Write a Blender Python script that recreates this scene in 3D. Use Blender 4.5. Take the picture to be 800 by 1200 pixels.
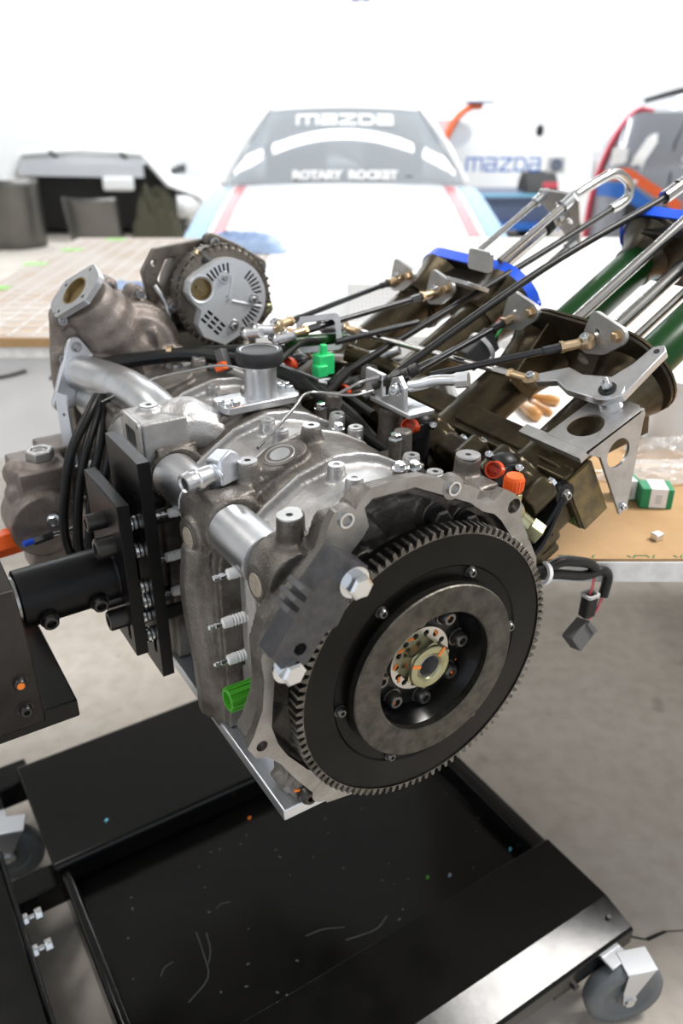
import bpy, math, random
from math import sin, cos, pi, radians as R
from mathutils import Matrix, Vector
from mathutils.geometry import tessellate_polygon
random.seed(7)
for o in list(bpy.data.objects): bpy.data.objects.remove(o, do_unlink=True)
SC = bpy.context.scene; COL = SC.collection
# ------------------------------------------------ camera (image 800 x 1200, focal length 950 px)
YAW, PITCH = R(32.2714), R(27.2842)
cd = bpy.data.cameras.new('camera'); cam = bpy.data.objects.new('camera', cd); COL.objects.link(cam)
cam.location = (0, 0, 1.30); cam.rotation_euler = (pi/2-PITCH, 0, -YAW)
cd.sensor_width = 36; cd.lens = 28.5; cd.clip_start = .02; cd.clip_end = 60
cd.dof.use_dof = True; cd.dof.focus_distance = .86; cd.dof.aperture_fstop = 4.0
SC.camera = cam
# ------------------------------------------------ light and exposure
SC.view_settings.view_transform = 'Standard'; SC.view_settings.look = 'None'
SC.view_settings.gamma = 1; SC.view_settings.exposure = 0.45
W = bpy.data.worlds.new('world'); SC.world = W; W.use_nodes = True
W.node_tree.nodes['Background'].inputs[0].default_value = (.88, .93, 1, 1)
W.node_tree.nodes['Background'].inputs[1].default_value = .78
ROOM = Matrix.Rotation(-YAW, 4, 'Z')          # room axes: x to the right, y away from the camera
def lamp(name, loc, size, sy, power, col=(1, .98, .95), aim=None):
    l = bpy.data.lights.new(name, 'AREA'); l.shape = 'RECTANGLE'; l.size = size; l.size_y = sy; l.energy = power; l.color = col
    o = bpy.data.objects.new(name, l); COL.objects.link(o)
    q = Matrix.Translation(loc)
    if aim: q = q @ (Vector(aim)-Vector(loc)).to_track_quat('-Z', 'Y').to_matrix().to_4x4()
    o.matrix_world = ROOM @ q; return o
for x in (-2.6, 0, 2.6):
    for y in (6.7, 8.7): lamp('ceiling_tube_lamp', (x, y, 3.6), 2.4, .18, 54, (.93, .97, 1))
l = lamp('workshop_tube_lamp', (0, 0, 0), 1.3, .6, 110, (1, .975, .94)); l.matrix_world = Matrix.Translation((2.43, .09, 3.2))
lamp('workshop_tube_lamp', (-1.9, 1.0, 3.2), .3, 2.4, 28, (1, .975, .94))

# ------------------------------------------------ materials
MATS = {}
def mat(n, col, metal=0, rough=.5, col2=None, sc=30, amt=1, bump=0, bsc=200, coat=0, spec=.5, emis=0, lo=.4, hi=.65, det=5, rv=0):
    m = bpy.data.materials.new(n); m.use_nodes = True; N = m.node_tree.nodes; L = m.node_tree.links
    b = N['Principled BSDF']; b.inputs['Base Color'].default_value = (*col, 1); b.inputs['Metallic'].default_value = metal
    b.inputs['Roughness'].default_value = rough; b.inputs['Coat Weight'].default_value = coat
    b.inputs['Specular IOR Level'].default_value = spec
    tc = N.new('ShaderNodeTexCoord')
    if col2:
        nz = N.new('ShaderNodeTexNoise'); nz.inputs['Scale'].default_value = sc; nz.inputs['Detail'].default_value = det; nz.inputs['Roughness'].default_value = .62
        L.new(tc.outputs['Object'], nz.inputs['Vector'])
        cr = N.new('ShaderNodeValToRGB'); cr.color_ramp.elements[0].position = lo; cr.color_ramp.elements[1].position = hi
        cr.color_ramp.elements[0].color = (*col, 1); cr.color_ramp.elements[1].color = (*col2, 1)
        L.new(nz.outputs['Fac'], cr.inputs[0]); L.new(cr.outputs[0], b.inputs['Base Color'])
        if rv:
            mr = N.new('ShaderNodeMapRange'); mr.inputs['From Min'].default_value = .3; mr.inputs['From Max'].default_value = .7
            mr.inputs['To Min'].default_value = rough-rv; mr.inputs['To Max'].default_value = rough+rv
            L.new(nz.outputs['Fac'], mr.inputs[0]); L.new(mr.outputs[0], b.inputs['Roughness'])
    if bump:
        n2 = N.new('ShaderNodeTexNoise'); n2.inputs['Scale'].default_value = bsc; n2.inputs['Detail'].default_value = 3
        L.new(tc.outputs['Object'], n2.inputs['Vector'])
        bp = N.new('ShaderNodeBump'); bp.inputs['Strength'].default_value = bump; bp.inputs['Distance'].default_value = .002
        L.new(n2.outputs['Fac'], bp.inputs['Height']); L.new(bp.outputs[0], b.inputs['Normal'])
    if emis:
        b.inputs['Emission Color'].default_value = (*col, 1); b.inputs['Emission Strength'].default_value = emis
    MATS[n] = m; return m
mat('cast', (.225, .208, .188), .65, .45, (.09, .078, .066), 22, bump=.55, bsc=420, rv=.08, det=8)
mat('castdark', (.17, .15, .125), .6, .45, (.09, .075, .06), 22, bump=.35, bsc=260)
mat('castlight', (.54, .535, .535), .78, .42, (.37, .355, .345), 18, bump=.35, bsc=420, rv=.08, det=8)
mat('castbrown', (.25, .215, .195), .5, .48, (.18, .15, .13), 30, bump=.5, bsc=420)
mat('machined', (.55, .545, .54), .92, .42, (.45, .445, .44), 40, bump=.06, bsc=400)
mat('silver', (.72, .73, .75), .97, .34, (.62, .63, .65), 30, bump=.06, bsc=300)
mat('zinc', (.72, .74, .76), 1, .2)
mat('steel', (.42, .42, .42), 1, .3, (.3, .3, .3), 60)
mat('darksteel', (.06, .058, .056), .8, .35)
mat('sumpmetal', (.72, .75, .80), .95, .36)
mat('covermetal', (.66, .68, .70), .6, .42, bump=.1, bsc=300)
mat('anodized', (.004, .004, .0045), .1, .36, spec=.25)
mat('wheelface', (.010, .0098, .009), .4, .42, (.017, .0165, .015), 9, bump=.05, spec=.35)
mat('ringgear', (.20, .19, .175), .95, .28, (.09, .085, .075), 60)
mat('friction', (.115, .108, .092), .9, .42, (.06, .057, .05), 70, bump=.2, bsc=400, det=8)
mat('bowl', (.008, .008, .008), .5, .2, spec=.4)
mat('olive', (.42, .41, .25), .95, .3, (.34, .33, .2), 50)
mat('lockplate', (.62, .6, .56), .9, .35)
mat('toolsteel', (.115, .115, .122), .85, .40, (.085, .085, .09), 80, bump=.05)
mat('orangepaint', (.9, .22, .02), 0, .5)
mat('bronze', (.088, .069, .038), .7, .32, (.028, .022, .013), 16, bump=.2, bsc=160, rv=.08)
mat('ochre', (.24, .175, .075), .45, .42, (.10, .08, .05), 45, bump=.2, bsc=200)
mat('darkbronze', (.055, .045, .030), .6, .34, (.025, .02, .014), 22, bump=.2, bsc=200)
mat('green', (.006, .042, .008), 0, .3, spec=.22)
mat('blue', (.008, .09, .72), 0, .45)
mat('rod', (.5, .49, .48), 1, .22)
mat('blackrod', (.045, .045, .047), .7, .28)
mat('cable', (.008, .008, .008), 0, .4, spec=.35)
mat('rubber', (.014, .014, .015), 0, .5)
mat('brass', (.56, .42, .26), .9, .36)
mat('ceramic', (.84, .83, .82), 0, .25, coat=.3)
mat('orange', (.95, .13, .012), 0, .42)
mat('orangedark', (.62, .06, .01), 0, .42)
mat('greenplug', (.03, .62, .19), 0, .4)
mat('greencap', (.06, .36, .02), 0, .35)
mat('beige', (.55, .49, .40), .4, .5, (.42, .36, .28), 150)
mat('chrome', (.62, .63, .64), 1, .12)
mat('goldbore', (.30, .23, .12), .8, .4)
mat('blackplastic', (.010, .010, .011), 0, .45, spec=.35)
mat('greyplastic', (.10, .10, .10), 0, .5)
mat('white', (.86, .86, .86), 0, .45)
mat('whitepaint', (.88, .89, .9), 0, .22, coat=.5)
mat('stripeblue', (.14, .42, .74), 0, .25, coat=.5)
mat('stripered', (.72, .10, .13), 0, .25, coat=.5)
mat('mazdablue', (.02, .13, .48), 0, .4)
mat('lightblue', (.15, .55, .75), 0, .4)
mat('slate', (.09, .12, .2), 0, .4)
mat('orangered', (.75, .12, .03), 0, .35)
mat('pinkred', (.8, .09, .13), 0, .35)
mat('darkgrey', (.25, .26, .295), .2, .22, coat=1)
mat('blackmatte', (.012, .012, .012), 0, .6)
mat('greymetal', (.16, .155, .145), .8, .32, (.15, .145, .135), 6)
mat('olivecloth', (.055, .052, .03), 0, .8)
mat('cardboard', (.47, .29, .14), 0, .8, (.42, .26, .12), 14)
mat('brownpaper', (.68, .61, .55), 0, .8, (.58, .46, .36), 4, bump=.2, bsc=20, lo=.42, hi=.62)
mat('tablewhite', (.88, .88, .87), 0, .45, (.74, .73, .71), 40)
mat('whitesheet', (.85, .85, .85), 0, .55)
mat('tape', (.32, .72, .12), 0, .5)
mat('boxgreen', (.008, .25, .10), 0, .45)
mat('printgreen', (.06, .18, .06), 0, .7)
mat('woodhandle', (.52, .25, .07), 0, .3, coat=.5)
mat('wall', (.86, .87, .88), 0, .7)
mat('ceiling', (.6, .6, .59), 0, .8)
mat('netting', (.82, .79, .77), 0, .6)
mat('labelgrey', (.5, .5, .5), 0, .6)
mat('wheelrubber', (.12, .135, .145), 0, .4)
mat('blackpaint', (.0035, .0035, .0035), 0, .18, (.005, .0048, .0045), 30, bump=.04, bsc=60, spec=.29, rv=.03)
mat('brownpaint', (.014, .011, .009), .1, .42, (.028, .022, .017), 12, spec=.3)
mat('boltblack', (.15, .148, .145), .9, .3)
mat('flangeface', (.43, .42, .405), .85, .42, (.32, .305, .285), 30, bump=.1, bsc=400)
def brushed(n):
    m = MATS[n]; N = m.node_tree.nodes; t = N.new('ShaderNodeTangent'); t.direction_type = 'RADIAL'; t.axis = 'Y'
    b = N['Principled BSDF']; b.inputs['Anisotropic'].default_value = .75; m.node_tree.links.new(t.outputs[0], b.inputs['Tangent'])
mat('turned', (.011, .0108, .010), .8, .36, (.018, .0172, .016), 9, spec=.4); brushed('turned'); brushed('friction')
# plastic film and window glass
def filmmat(n, a, tint=(1, 1, 1), rough=.12, bump=.6, bsc=25):
    m = bpy.data.materials.new(n); m.use_nodes = True; N = m.node_tree.nodes; L = m.node_tree.links
    t = N.new('ShaderNodeBsdfTransparent'); t.inputs[0].default_value = (*tint, 1)
    b = N['Principled BSDF']; b.inputs['Base Color'].default_value = (*[.8*c+.05 for c in tint], 1); b.inputs['Roughness'].default_value = rough
    mx = N.new('ShaderNodeMixShader'); mx.inputs[0].default_value = a
    L.new(t.outputs[0], mx.inputs[1]); L.new(b.outputs[0], mx.inputs[2]); L.new(mx.outputs[0], N['Material Output'].inputs[0])
    if bump:
        tc = N.new('ShaderNodeTexCoord'); n2 = N.new('ShaderNodeTexNoise'); n2.inputs['Scale'].default_value = bsc
        bp = N.new('ShaderNodeBump'); bp.inputs['Strength'].default_value = bump; bp.inputs['Distance'].default_value = .01
        L.new(tc.outputs['Object'], n2.inputs['Vector']); L.new(n2.outputs['Fac'], bp.inputs['Height']); L.new(bp.outputs[0], b.inputs['Normal'])
    MATS[n] = m
filmmat('film', .45); filmmat('bluefilm', .6, (.55, .72, 1))
filmmat('netfilm', .35, (.95, .95, .95))
filmmat('carglass', .75, (.52, .56, .6), .04, 0)
filmmat('greyglass', .85, (.78, .8, .84), .08, 0)
# concrete: blotches, grime, stains and a crack
def concrete():
    m = mat('concrete', (.42, .39, .35), 0, .65, spec=.3); N = m.node_tree.nodes; L = m.node_tree.links; b = N['Principled BSDF']
    tc = N.new('ShaderNodeTexCoord')
    def noise(s, d=4):
        n = N.new('ShaderNodeTexNoise'); n.inputs['Scale'].default_value = s; n.inputs['Detail'].default_value = d
        L.new(tc.outputs['Object'], n.inputs['Vector']); return n.outputs['Fac']
    def ramp(src, p0, c0, p1, c1):
        r = N.new('ShaderNodeValToRGB'); e = r.color_ramp.elements; e[0].position = p0; e[0].color = (*c0, 1); e[1].position = p1; e[1].color = (*c1, 1)
        L.new(src, r.inputs[0]); return r.outputs[0]
    def mul(a, c):
        x = N.new('ShaderNodeMixRGB'); x.blend_type = 'MULTIPLY'; x.inputs[0].default_value = 1; L.new(a, x.inputs[1]); L.new(c, x.inputs[2]); return x.outputs[0]
    c = ramp(noise(2.2, 6), .3, (.50, .455, .405), .7, (.63, .585, .53))
    c = mul(c, ramp(noise(26, 5), .3, (.86, .85, .83), .6, (1, 1, 1)))
    c = mul(c, ramp(noise(11, 2), .22, (.62, .6, .58), .33, (1, 1, 1)))
    L.new(c, b.inputs['Base Color'])
    bp = N.new('ShaderNodeBump'); bp.inputs['Strength'].default_value = .12; bp.inputs['Distance'].default_value = .003
    L.new(noise(70), bp.inputs['Height']); L.new(bp.outputs[0], b.inputs['Normal'])
concrete()

# ------------------------------------------------ mesh builder
def FR(o, z, x=None):
    z = Vector(z).normalized(); x = Vector(x) if x else (Vector((1, 0, 0)) if abs(z.x) < .8 else Vector((0, 1, 0)))
    y = z.cross(x).normalized(); x = y.cross(z)
    m = Matrix((x, y, z)).transposed().to_4x4(); m.translation = Vector(o); return m
I4 = Matrix.Identity(4)
def circ(r, n=24, cx=0, cy=0, a0=0, ry=None): return [(cx+r*cos(a0+2*pi*i/n), cy+(ry or r)*sin(a0+2*pi*i/n)) for i in range(n)]
def stadium(c0, c1, r, n=12):
    a = math.atan2(c1[1]-c0[1], c1[0]-c0[0]); out = []
    for c, s in ((c1, a-pi/2), (c0, a+pi/2)): out += [(c[0]+r*cos(s+pi*i/n), c[1]+r*sin(s+pi*i/n)) for i in range(n+1)]
    return out
def rrect(w, h, r, cx=0, cy=0, n=4, rot=0):
    out = []
    for sx, sy, a in ((1, 1, 0), (-1, 1, pi/2), (-1, -1, pi), (1, -1, 1.5*pi)):
        for i in range(n+1):
            t = a+pi/2*i/n; x, y = sx*(w/2-r)+r*cos(t), sy*(h/2-r)+r*sin(t)
            out.append((cx+x*cos(rot)-y*sin(rot), cy+x*sin(rot)+y*cos(rot)))
    return out
def area(p): return sum(p[i-1][0]*p[i][1]-p[i][0]*p[i-1][1] for i in range(len(p)))/2
def spline(pts, k=6, closed=False):
    P = [Vector(p) for p in pts]; n = len(P); out = []
    if n < 3: return P
    for i in range(n if closed else n-1):
        p1, p2 = P[i], P[(i+1) % n]
        p0 = P[(i-1) % n] if closed or i else p1*2-p2
        p3 = P[(i+2) % n] if closed or i < n-2 else p2*2-p1
        for j in range(k):
            t = j/k; out.append(.5*(2*p1+(p2-p0)*t+(2*p0-5*p1+4*p2-p3)*t*t+(3*p1-p0-3*p2+p3)*t**3))
    if not closed: out.append(P[-1])
    return out
class MB:
    def __init__(s): s.v, s.f, s.m = [], [], []
    def add(s, v, f, M=I4, mi=0):
        b = len(s.v); s.v += [tuple(M @ Vector(p)) for p in v]
        s.f += [tuple(b+i for i in q) for q in f]; s.m += (mi if isinstance(mi, list) else [mi]*len(f)); return s
    def box(s, c, d, M=I4, mi=0, taper=1):
        x, y, z = [q/2 for q in d]; t = taper
        v = [(-x, -y, -z), (x, -y, -z), (x, y, -z), (-x, y, -z), (-x*t, -y*t, z), (x*t, -y*t, z), (x*t, y*t, z), (-x*t, y*t, z)]
        return s.add([(a+c[0], b+c[1], e+c[2]) for a, b, e in v], [(3, 2, 1, 0), (4, 5, 6, 7), (0, 1, 5, 4), (1, 2, 6, 5), (2, 3, 7, 6), (3, 0, 4, 7)], M, mi)
    def bx(s, x0, x1, y0, y1, z0, z1, M=I4, mi=0): return s.box(((x0+x1)/2, (y0+y1)/2, (z0+z1)/2), (x1-x0, y1-y0, z1-z0), M, mi)
    def lathe(s, prof, M=I4, n=32, mi=0, a0=0, closed=False):
        v, f, m = [], [], []
        for r, z in prof: v += [(r*cos(a0+2*pi*i/n), r*sin(a0+2*pi*i/n), z) for i in range(n)]
        for j in range(len(prof)-1):
            for i in range(n):
                k = (i+1) % n; f.append((j*n+i, j*n+k, j*n+n+k, j*n+n+i)); m.append(mi[j] if isinstance(mi, (list, tuple)) else mi)
        if not closed:
            e = len(prof)-1
            f += [tuple(range(n))[::-1], tuple(e*n+i for i in range(n))]; m += [m[0], m[-1]]
        return s.add(v, f, M, m)
    def cyl(s, p0, p1, r0, r1=None, n=20, mi=0, a0=0):
        p0, p1 = Vector(p0), Vector(p1); h = (p1-p0).length
        return s.lathe([(r0, 0), (r0 if r1 is None else r1, h)], FR(p0, p1-p0), n, mi, a0)
    def pipe(s, p0, p1, ro, ri, n=24, mi=0):
        p0, p1 = Vector(p0), Vector(p1); h = (p1-p0).length
        return s.lathe([(ri, 0), (ro, 0), (ro, h), (ri, h), (ri, 0)], FR(p0, p1-p0), n, mi, closed=True)
    def sph(s, c, r, n=14, mi=0, M=I4, sq=(1, 1, 1)):
        k = n//2
        q = M @ Matrix.Translation(c) @ Matrix.Diagonal((*sq, 1))
        return s.lathe([(max(1e-5, r*sin(pi*i/k)), -r*cos(pi*i/k)) for i in range(k+1)], q, n, mi)
    def prism(s, poly, h, M=I4, holes=(), z0=0, mi=0, ms=None):
        ms = mi if ms is None else ms
        loops = [list(poly) if area(poly) > 0 else list(poly)[::-1]]+[list(q) if area(q) < 0 else list(q)[::-1] for q in holes]
        flat = [p for l in loops for p in l]; n = len(flat)
        v = [(x, y, z0) for x, y in flat]+[(x, y, z0+h) for x, y in flat]; f, m = [], []
        if holes:
            for t in tessellate_polygon([[Vector((x, y, 0)) for x, y in l] for l in loops]):
                if area([flat[i] for i in t]) < 0: t = t[::-1]
                f += [tuple(n+i for i in t), tuple(t)[::-1]]; m += [mi, mi]
        else: f += [tuple(range(n, 2*n)), tuple(range(n))[::-1]]; m += [mi, mi]
        b = 0
        for l in loops:
            k = len(l)
            for i in range(k): j = (i+1) % k; f.append((b+i, b+j, b+n+j, b+n+i)); m.append(ms)
            b += k
        return s.add(v, f, M, m)
    def tube(s, pts, r, n=10, k=0, mi=0, closed=False, flat=1):
        P = spline(pts, k, closed) if k else [Vector(p) for p in pts]; N = len(P); v, f = [], []
        rr = r if isinstance(r, (list, tuple)) else None
        up = None
        for i, p in enumerate(P):
            t = (P[(i+1) % N] if closed or i < N-1 else p)-(P[i-1] if closed or i else p)
            t.normalize()
            if up is None: up = Vector((0, 0, 1)) if abs(t.z) < .9 else Vector((1, 0, 0))
            x = up.cross(t).normalized(); up = t.cross(x)
            q = r if rr is None else rr[min(len(rr)-1, int(i*len(rr)/N))]
            v += [tuple(p+x*q*cos(2*pi*j/n)+up*q*flat*sin(2*pi*j/n)) for j in range(n)]
        for i in range(N if closed else N-1):
            a, b = i*n, ((i+1) % N)*n
            f += [(a+j, a+(j+1) % n, b+(j+1) % n, b+j) for j in range(n)]
        if not closed: f += [tuple(range(n))[::-1], tuple((N-1)*n+j for j in range(n))]
        return s.add(v, f, I4, mi)
    def grid(s, rows, mi=0, thick=0, M=I4):
        nu = len(rows[0]); v = [tuple(p) for r in rows for p in r]; f = []
        for i in range(len(rows)-1): f += [(i*nu+j, i*nu+j+1, (i+1)*nu+j+1, (i+1)*nu+j) for j in range(nu-1)]
        return s.add(v, f, M, mi)
def P(name, mb, mats, parent=None, bevel=0, remesh=0, smooth=0, solid=0, auto=35, kind=None, label=None, cat=None, group=None, M=None, seg=2):
    me = bpy.data.meshes.new(name); me.from_pydata(mb.v, [], mb.f)
    for m in ([mats] if isinstance(mats, str) else mats): me.materials.append(MATS[m])
    me.polygons.foreach_set('material_index', mb.m); me.update()
    me.polygons.foreach_set('use_smooth', [True]*len(me.polygons))
    if not remesh: me.set_sharp_from_angle(angle=R(auto))
    o = bpy.data.objects.new(name, me); COL.objects.link(o)
    if parent: o.parent = parent
    if M is not None: o.matrix_local = M
    if solid: d = o.modifiers.new('solid', 'SOLIDIFY'); d.thickness = solid; d.offset = 0
    if remesh: d = o.modifiers.new('remesh', 'REMESH'); d.mode = 'VOXEL'; d.voxel_size = remesh; d.use_smooth_shade = True
    if smooth: d = o.modifiers.new('smooth', 'SMOOTH'); d.iterations = smooth; d.factor = .5
    if bevel: d = o.modifiers.new('bevel', 'BEVEL'); d.width = bevel; d.segments = seg; d.limit_method = 'ANGLE'; d.angle_limit = R(38)
    tag(o, label, cat, group, kind); return o
def tag(o, label=None, cat=None, group=None, kind=None):
    for k, v in (('label', label), ('category', cat), ('group', group), ('kind', kind)):
        if v: o[k] = v
def E(name, loc, label, cat, group=None, rz=0):
    o = bpy.data.objects.new(name, None); o.empty_display_size = .05; COL.objects.link(o); o.location = loc; o.rotation_euler.z = rz
    tag(o, label, cat, group); return o
def ER(name, loc, label, cat, group=None, rz=0): return E(name, tuple(ROOM @ Vector(loc)), label, cat, group, rz-YAW)
def inst(src, parent, M, name=None):
    o = src.copy(); COL.objects.link(o); o.parent = parent; o.matrix_local = M
    if name: o.name = name
    return o
BOLT = {}
def bolt(parent, pos, ax, r=.006, m='zinc', style='hex', name='bolt', x=None, h=None):
    """one bolt head: its underside at pos, pointing along ax"""
    key = (style, m, round(r, 4), h)
    M = FR(pos, ax, x)
    if key in BOLT: return inst(BOLT[key], parent, M, name)
    b = MB(); hh = h or r*1.1
    if style == 'hex':
        b.lathe([(r*1.3, 0), (r*1.3, r*.22), (r*1.05, r*.25)], n=20)
        b.lathe([(r*.98, r*.2), (r*1.02, r*.4), (r*1.02, hh*.85+r*.2), (r*.8, hh+r*.2)], n=6)
    elif style == 'cap':
        b.lathe([(r, 0), (r, hh*.9), (r*.9, hh), (r*.62, hh), (r*.62, hh*.3)], n=20)
        b.lathe([(r*.64, hh*.3), (r*.60, hh*.98)], n=6) if False else None
    elif style == 'button':
        b.lathe([(r*1.18, 0), (r*1.18, r*.12), (r, r*.14), (r*.95, hh*.7), (r*.72, hh), (r*.42, hh), (r*.42, hh*.5)], n=18)
    elif style == 'stud':
        b.lathe([(r*.55, 0), (r*.55, hh*2.0), (r*.4, hh*2.1)], n=12); b.lathe([(r, r*.1), (r, hh)], n=6)
    o = P(name, b, m, parent, M=M, auto=30); BOLT[key] = o; return o
# ================================================================ the engine (x to its right, y along the crank, z up; origin on the crank at the ring gear)
ENG = E('rotary_engine', (.419, .5, .794), 'bare aluminium four-rotor engine with black toothed flywheel, held over the black tray', 'engine')
def FY(y): return FR((0, y, 0), (0, -1, 0), (1, 0, 0))            # local x, y -> x, z; extrudes towards the viewer
VX, VY, VZ = Vector((1, 0, 0)), Vector((0, 1, 0)), Vector((0, 0, 1))
def EP(n, b, m, par=ENG, **k): return P(n, b, m, par, **k)
# ---------------- flywheel
b = MB(); b.lathe([(.03, -.030), (.142, -.030), (.146, -.026), (.146, -.004), (.1445, 0), (.112, 0), (.110, -.0015), (.0985, -.0015), (.0985, .003), (.066, .003), (.060, -.010), (.056, -.019), (.02, -.019)], FY(0), 96,
                  [0]*9+[1]*3)
FLY = EP('flywheel', b, ['turned', 'bowl'], auto=25, label='black flywheel disc')
b = MB(); n = 106; pts = []
for i in range(n):
    for f, r in ((-.34, .1455), (-.16, .1528), (.16, .1528), (.34, .1455)): a = 2*pi*(i+f)/n; pts.append((r*cos(a), r*sin(a)))
b.prism(pts, .014, FY(.0125), holes=[circ(.1448, 96)])
EP('ring_gear', b, 'ringgear', FLY, auto=20, bevel=.0006, seg=1, label='steel starter ring gear teeth')
b = MB(); b.lathe([(.0665, 0), (.0955, 0), (.0965, .001), (.0965, .010), (.0955, .0115), (.068, .0115), (.0665, .010), (.0665, 0)], FY(-.0005), 96, closed=True)
EP('friction_ring', b, 'friction', FLY, auto=30, label='worn grey friction ring')
b = MB(); b.prism(circ(.036, 40), .003, FY(.0185), holes=[circ(.022, 24)]+[circ(.0035, 10, .0295*cos(a), .0295*sin(a)) for a in [2*pi*i/14 for i in range(14)]])
EP('lock_plate', b, 'lockplate', FLY, label='pale perforated lock plate')
b = MB(); NM = FR((0, .0165, 0), (0, -1, 0), (cos(.35), 0, sin(.35))); b.prism(circ(.0275, 6), .0160, NM, holes=[circ(.0130, 36)]); b.lathe([(.0130, .0155), (.0246, .0155), (.0232, .0188), (.0165, .0188), (.0140, .0172), (.0130, .012), (.0130, .0155)], NM, 40, closed=True)
EP('hub_nut', b, ['olive'], FLY, auto=20, bevel=.0008, label='olive plated hub nut')
b = MB(); b.lathe([(.0132, .0), (.0132, .021), (.0118, .0225), (.0110, .006), (.001, .004)], FY(.0225), 36, [0, 0, 0, 1])
EP('crank_end', b, ['machined', 'blackmatte'], FLY)  # inner bore coloured black to imitate the shade inside it
for i in range(8):
    a = R(43+45*i+8); x, z = .050*cos(a), .050*sin(a)
    o = bolt(FLY, (x, .019, z), -VY, .0092, 'boltblack', 'button')
    for k, (dr, da) in enumerate(((-.006 if i % 2 else .002, .0), (.009, .22))):
        if (i+k) % 3 == 2: continue
        t = a+da; m = MB(); m.box((0, 0, 0), (.0065, .0026, .0012), FR(((.05+dr)*cos(t), .0125 if k == 0 else .0185, (.05+dr)*sin(t)), -VY, (cos(t+i), 0, sin(t+i))))
        EP('paint_mark', m, 'orangepaint', FLY)
for t, dr, ln in ((2.75, .0, .011), (.85, .0, .011)):
    m = MB(); m.box((0, 0, 0), (ln, .0032, .0006), FR(((.0192+dr)*cos(t), -.0026, (.019+dr)*sin(t)), -VY, (cos(t), 0, sin(t)))); EP('paint_mark', m, 'orangepaint', FLY)
for t in (.9, 2.0, 2.5, 3.1, 3.7):
    m = MB(); m.box((0, 0, 0), (.007, .0026, .0008), FR((.0305*cos(t), .0152, .0305*sin(t)), -VY, (cos(t+1), 0, sin(t+1)))); EP('paint_mark', m, 'orangepaint', FLY)
for i in range(6):
    a = R(5+60*i); bolt(FLY, (.105*cos(a), .001, .105*sin(a)), -VY, .0052, 'boltblack', 'button', 'rivet')
# ---------------- flywheel locking block bolted to the flange
b = MB(); b.prism([(-.112, .170), (-.084, .149), (-.107, .113), (-.115, .099), (-.126, .097), (-.146, .071), (-.170, .074), (-.179, .090), (-.157, .121), (-.164, .130), (-.160, .133), (-.154, .126), (-.151, .130), (-.158, .139), (-.154, .142), (-.147, .134), (-.144, .138), (-.150, .146), (-.146, .149), (-.138, .141)], .024, FY(.012), holes=[circ(.0062, 16, -.152, .089)])
LOCK = EP('flywheel_lock', b, 'toolsteel', bevel=.0018, label='dark steel flywheel locking block')
bolt(LOCK, (-.099, -.012, .139), -VY, .0115, 'zinc'); bolt(LOCK, (-.162, -.006, .071), -VY, .0115, 'zinc')
b = MB(); b.cyl((-.162, .03, .071), (-.162, -.006, .071), .007); b.cyl((-.099, .03, .139), (-.099, 0, .139), .007); EP('bolt_shank', b, 'zinc', LOCK)
# ---------------- rear iron and bell flange
outer = [(-.102, -.156), (-.065, -.162), (0, -.168), (.07, -.160), (.13, -.125), (.165, -.06), (.175, .0), (.166, .058), (.147, .094), (.137, .113), (.136, .130), (.124, .146), (.107, .155), (.096, .146), (.084, .146), (.072, .154), (.075, .163), (.004, .196), (-.023, .199), (-.054, .198), (-.063, .190), (-.070, .180), (-.076, .184), (-.091, .184), (-.098, .172), (-.105, .150), (-.14, .118), (-.160, .085), (-.169, .058), (-.167, .031), (-.170, .001), (-.181, -.027), (-.188, -.038), (-.180, -.054), (-.168, -.058), (-.154, -.075), (-.140, -.100), (-.122, -.128)]
inner = [(-.095, -.122), (-.06, -.148), (0, -.155), (.06, -.148), (.115, -.115), (.15, -.055), (.160, .0), (.151, .05), (.137, .079), (.120, .103), (.108, .120), (.098, .130), (.081, .138), (.064, .152), (-.004, .186), (-.052, .187), (-.060, .180), (-.055, .160), (-.062, .150), (-.080, .133), (-.12, .105), (-.148, .075), (-.155, .050), (-.157, .027), (-.162, -.024), (-.156, -.048), (-.146, -.068), (-.125, -.097)]
b = MB(); b.prism(outer, .028, FY(.058), holes=[inner, circ(.0065, 16, -.079, .177), circ(.0065, 16, .041, .179)[::-1], circ(.009, 18, .127, .130), circ(.006, 14, -.174, -.043), circ(.0065, 14, -.106, -.137)], mi=1, ms=0)
# the two dowel holes lie in the narrow rim, so the rim carries lugs there
BF = None
def flange():
    h = [inner]+[circ(r, 16, x, z) for x, z, r in ((.124, .132, .0085), (-.173, -.042, .006))]
    q = MB(); q.prism(outer, .010, FY(.040), holes=h, mi=1, ms=0)
    for x, z, r in ((-.080, .174, .0125), (.041, .174, .0125), (-.106, -.137, .014)): q.prism(circ(r, 20, x, z), .0100, FY(.0398), holes=[circ(.0062, 16, x, z)], mi=1, ms=0)
    return q
BF = EP('bell_flange', flange(), ['cast', 'flangeface'], bevel=.0015, label='machined bell housing flange')
for x, z in ((-.080, .174), (.041, .174)):
    m = MB(); m.pipe((x, .038, z), (x, .027, z), .0075, .0055, 18); EP('dowel', m, 'zinc', BF)
def arch(wl=.138, wr=.128, k=0, zb=-.150, lump=0):
    return [(-wl, zb), (-wl, .055), (-wl*.96, .085), (-.108-k*.2, .112-k), (-.087, .127-k), (-.045, .153-k), (0, .164-k), (.03, .161-k), (.055, .153-k), (.09, .133-k), (.118, .098-k), (wr, .05), (wr, zb)]
def YP(b, poly, y0, y1, mi=0): b.prism(poly, y1-y0, FY(y1), mi=mi)
b = MB(); YP(b, arch(.124, .132, .003), .058, .096)
sh = lambda pl, k: [(x*k, z*k-(.008 if z > .1 else 0)) for x, z in pl]
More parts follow.
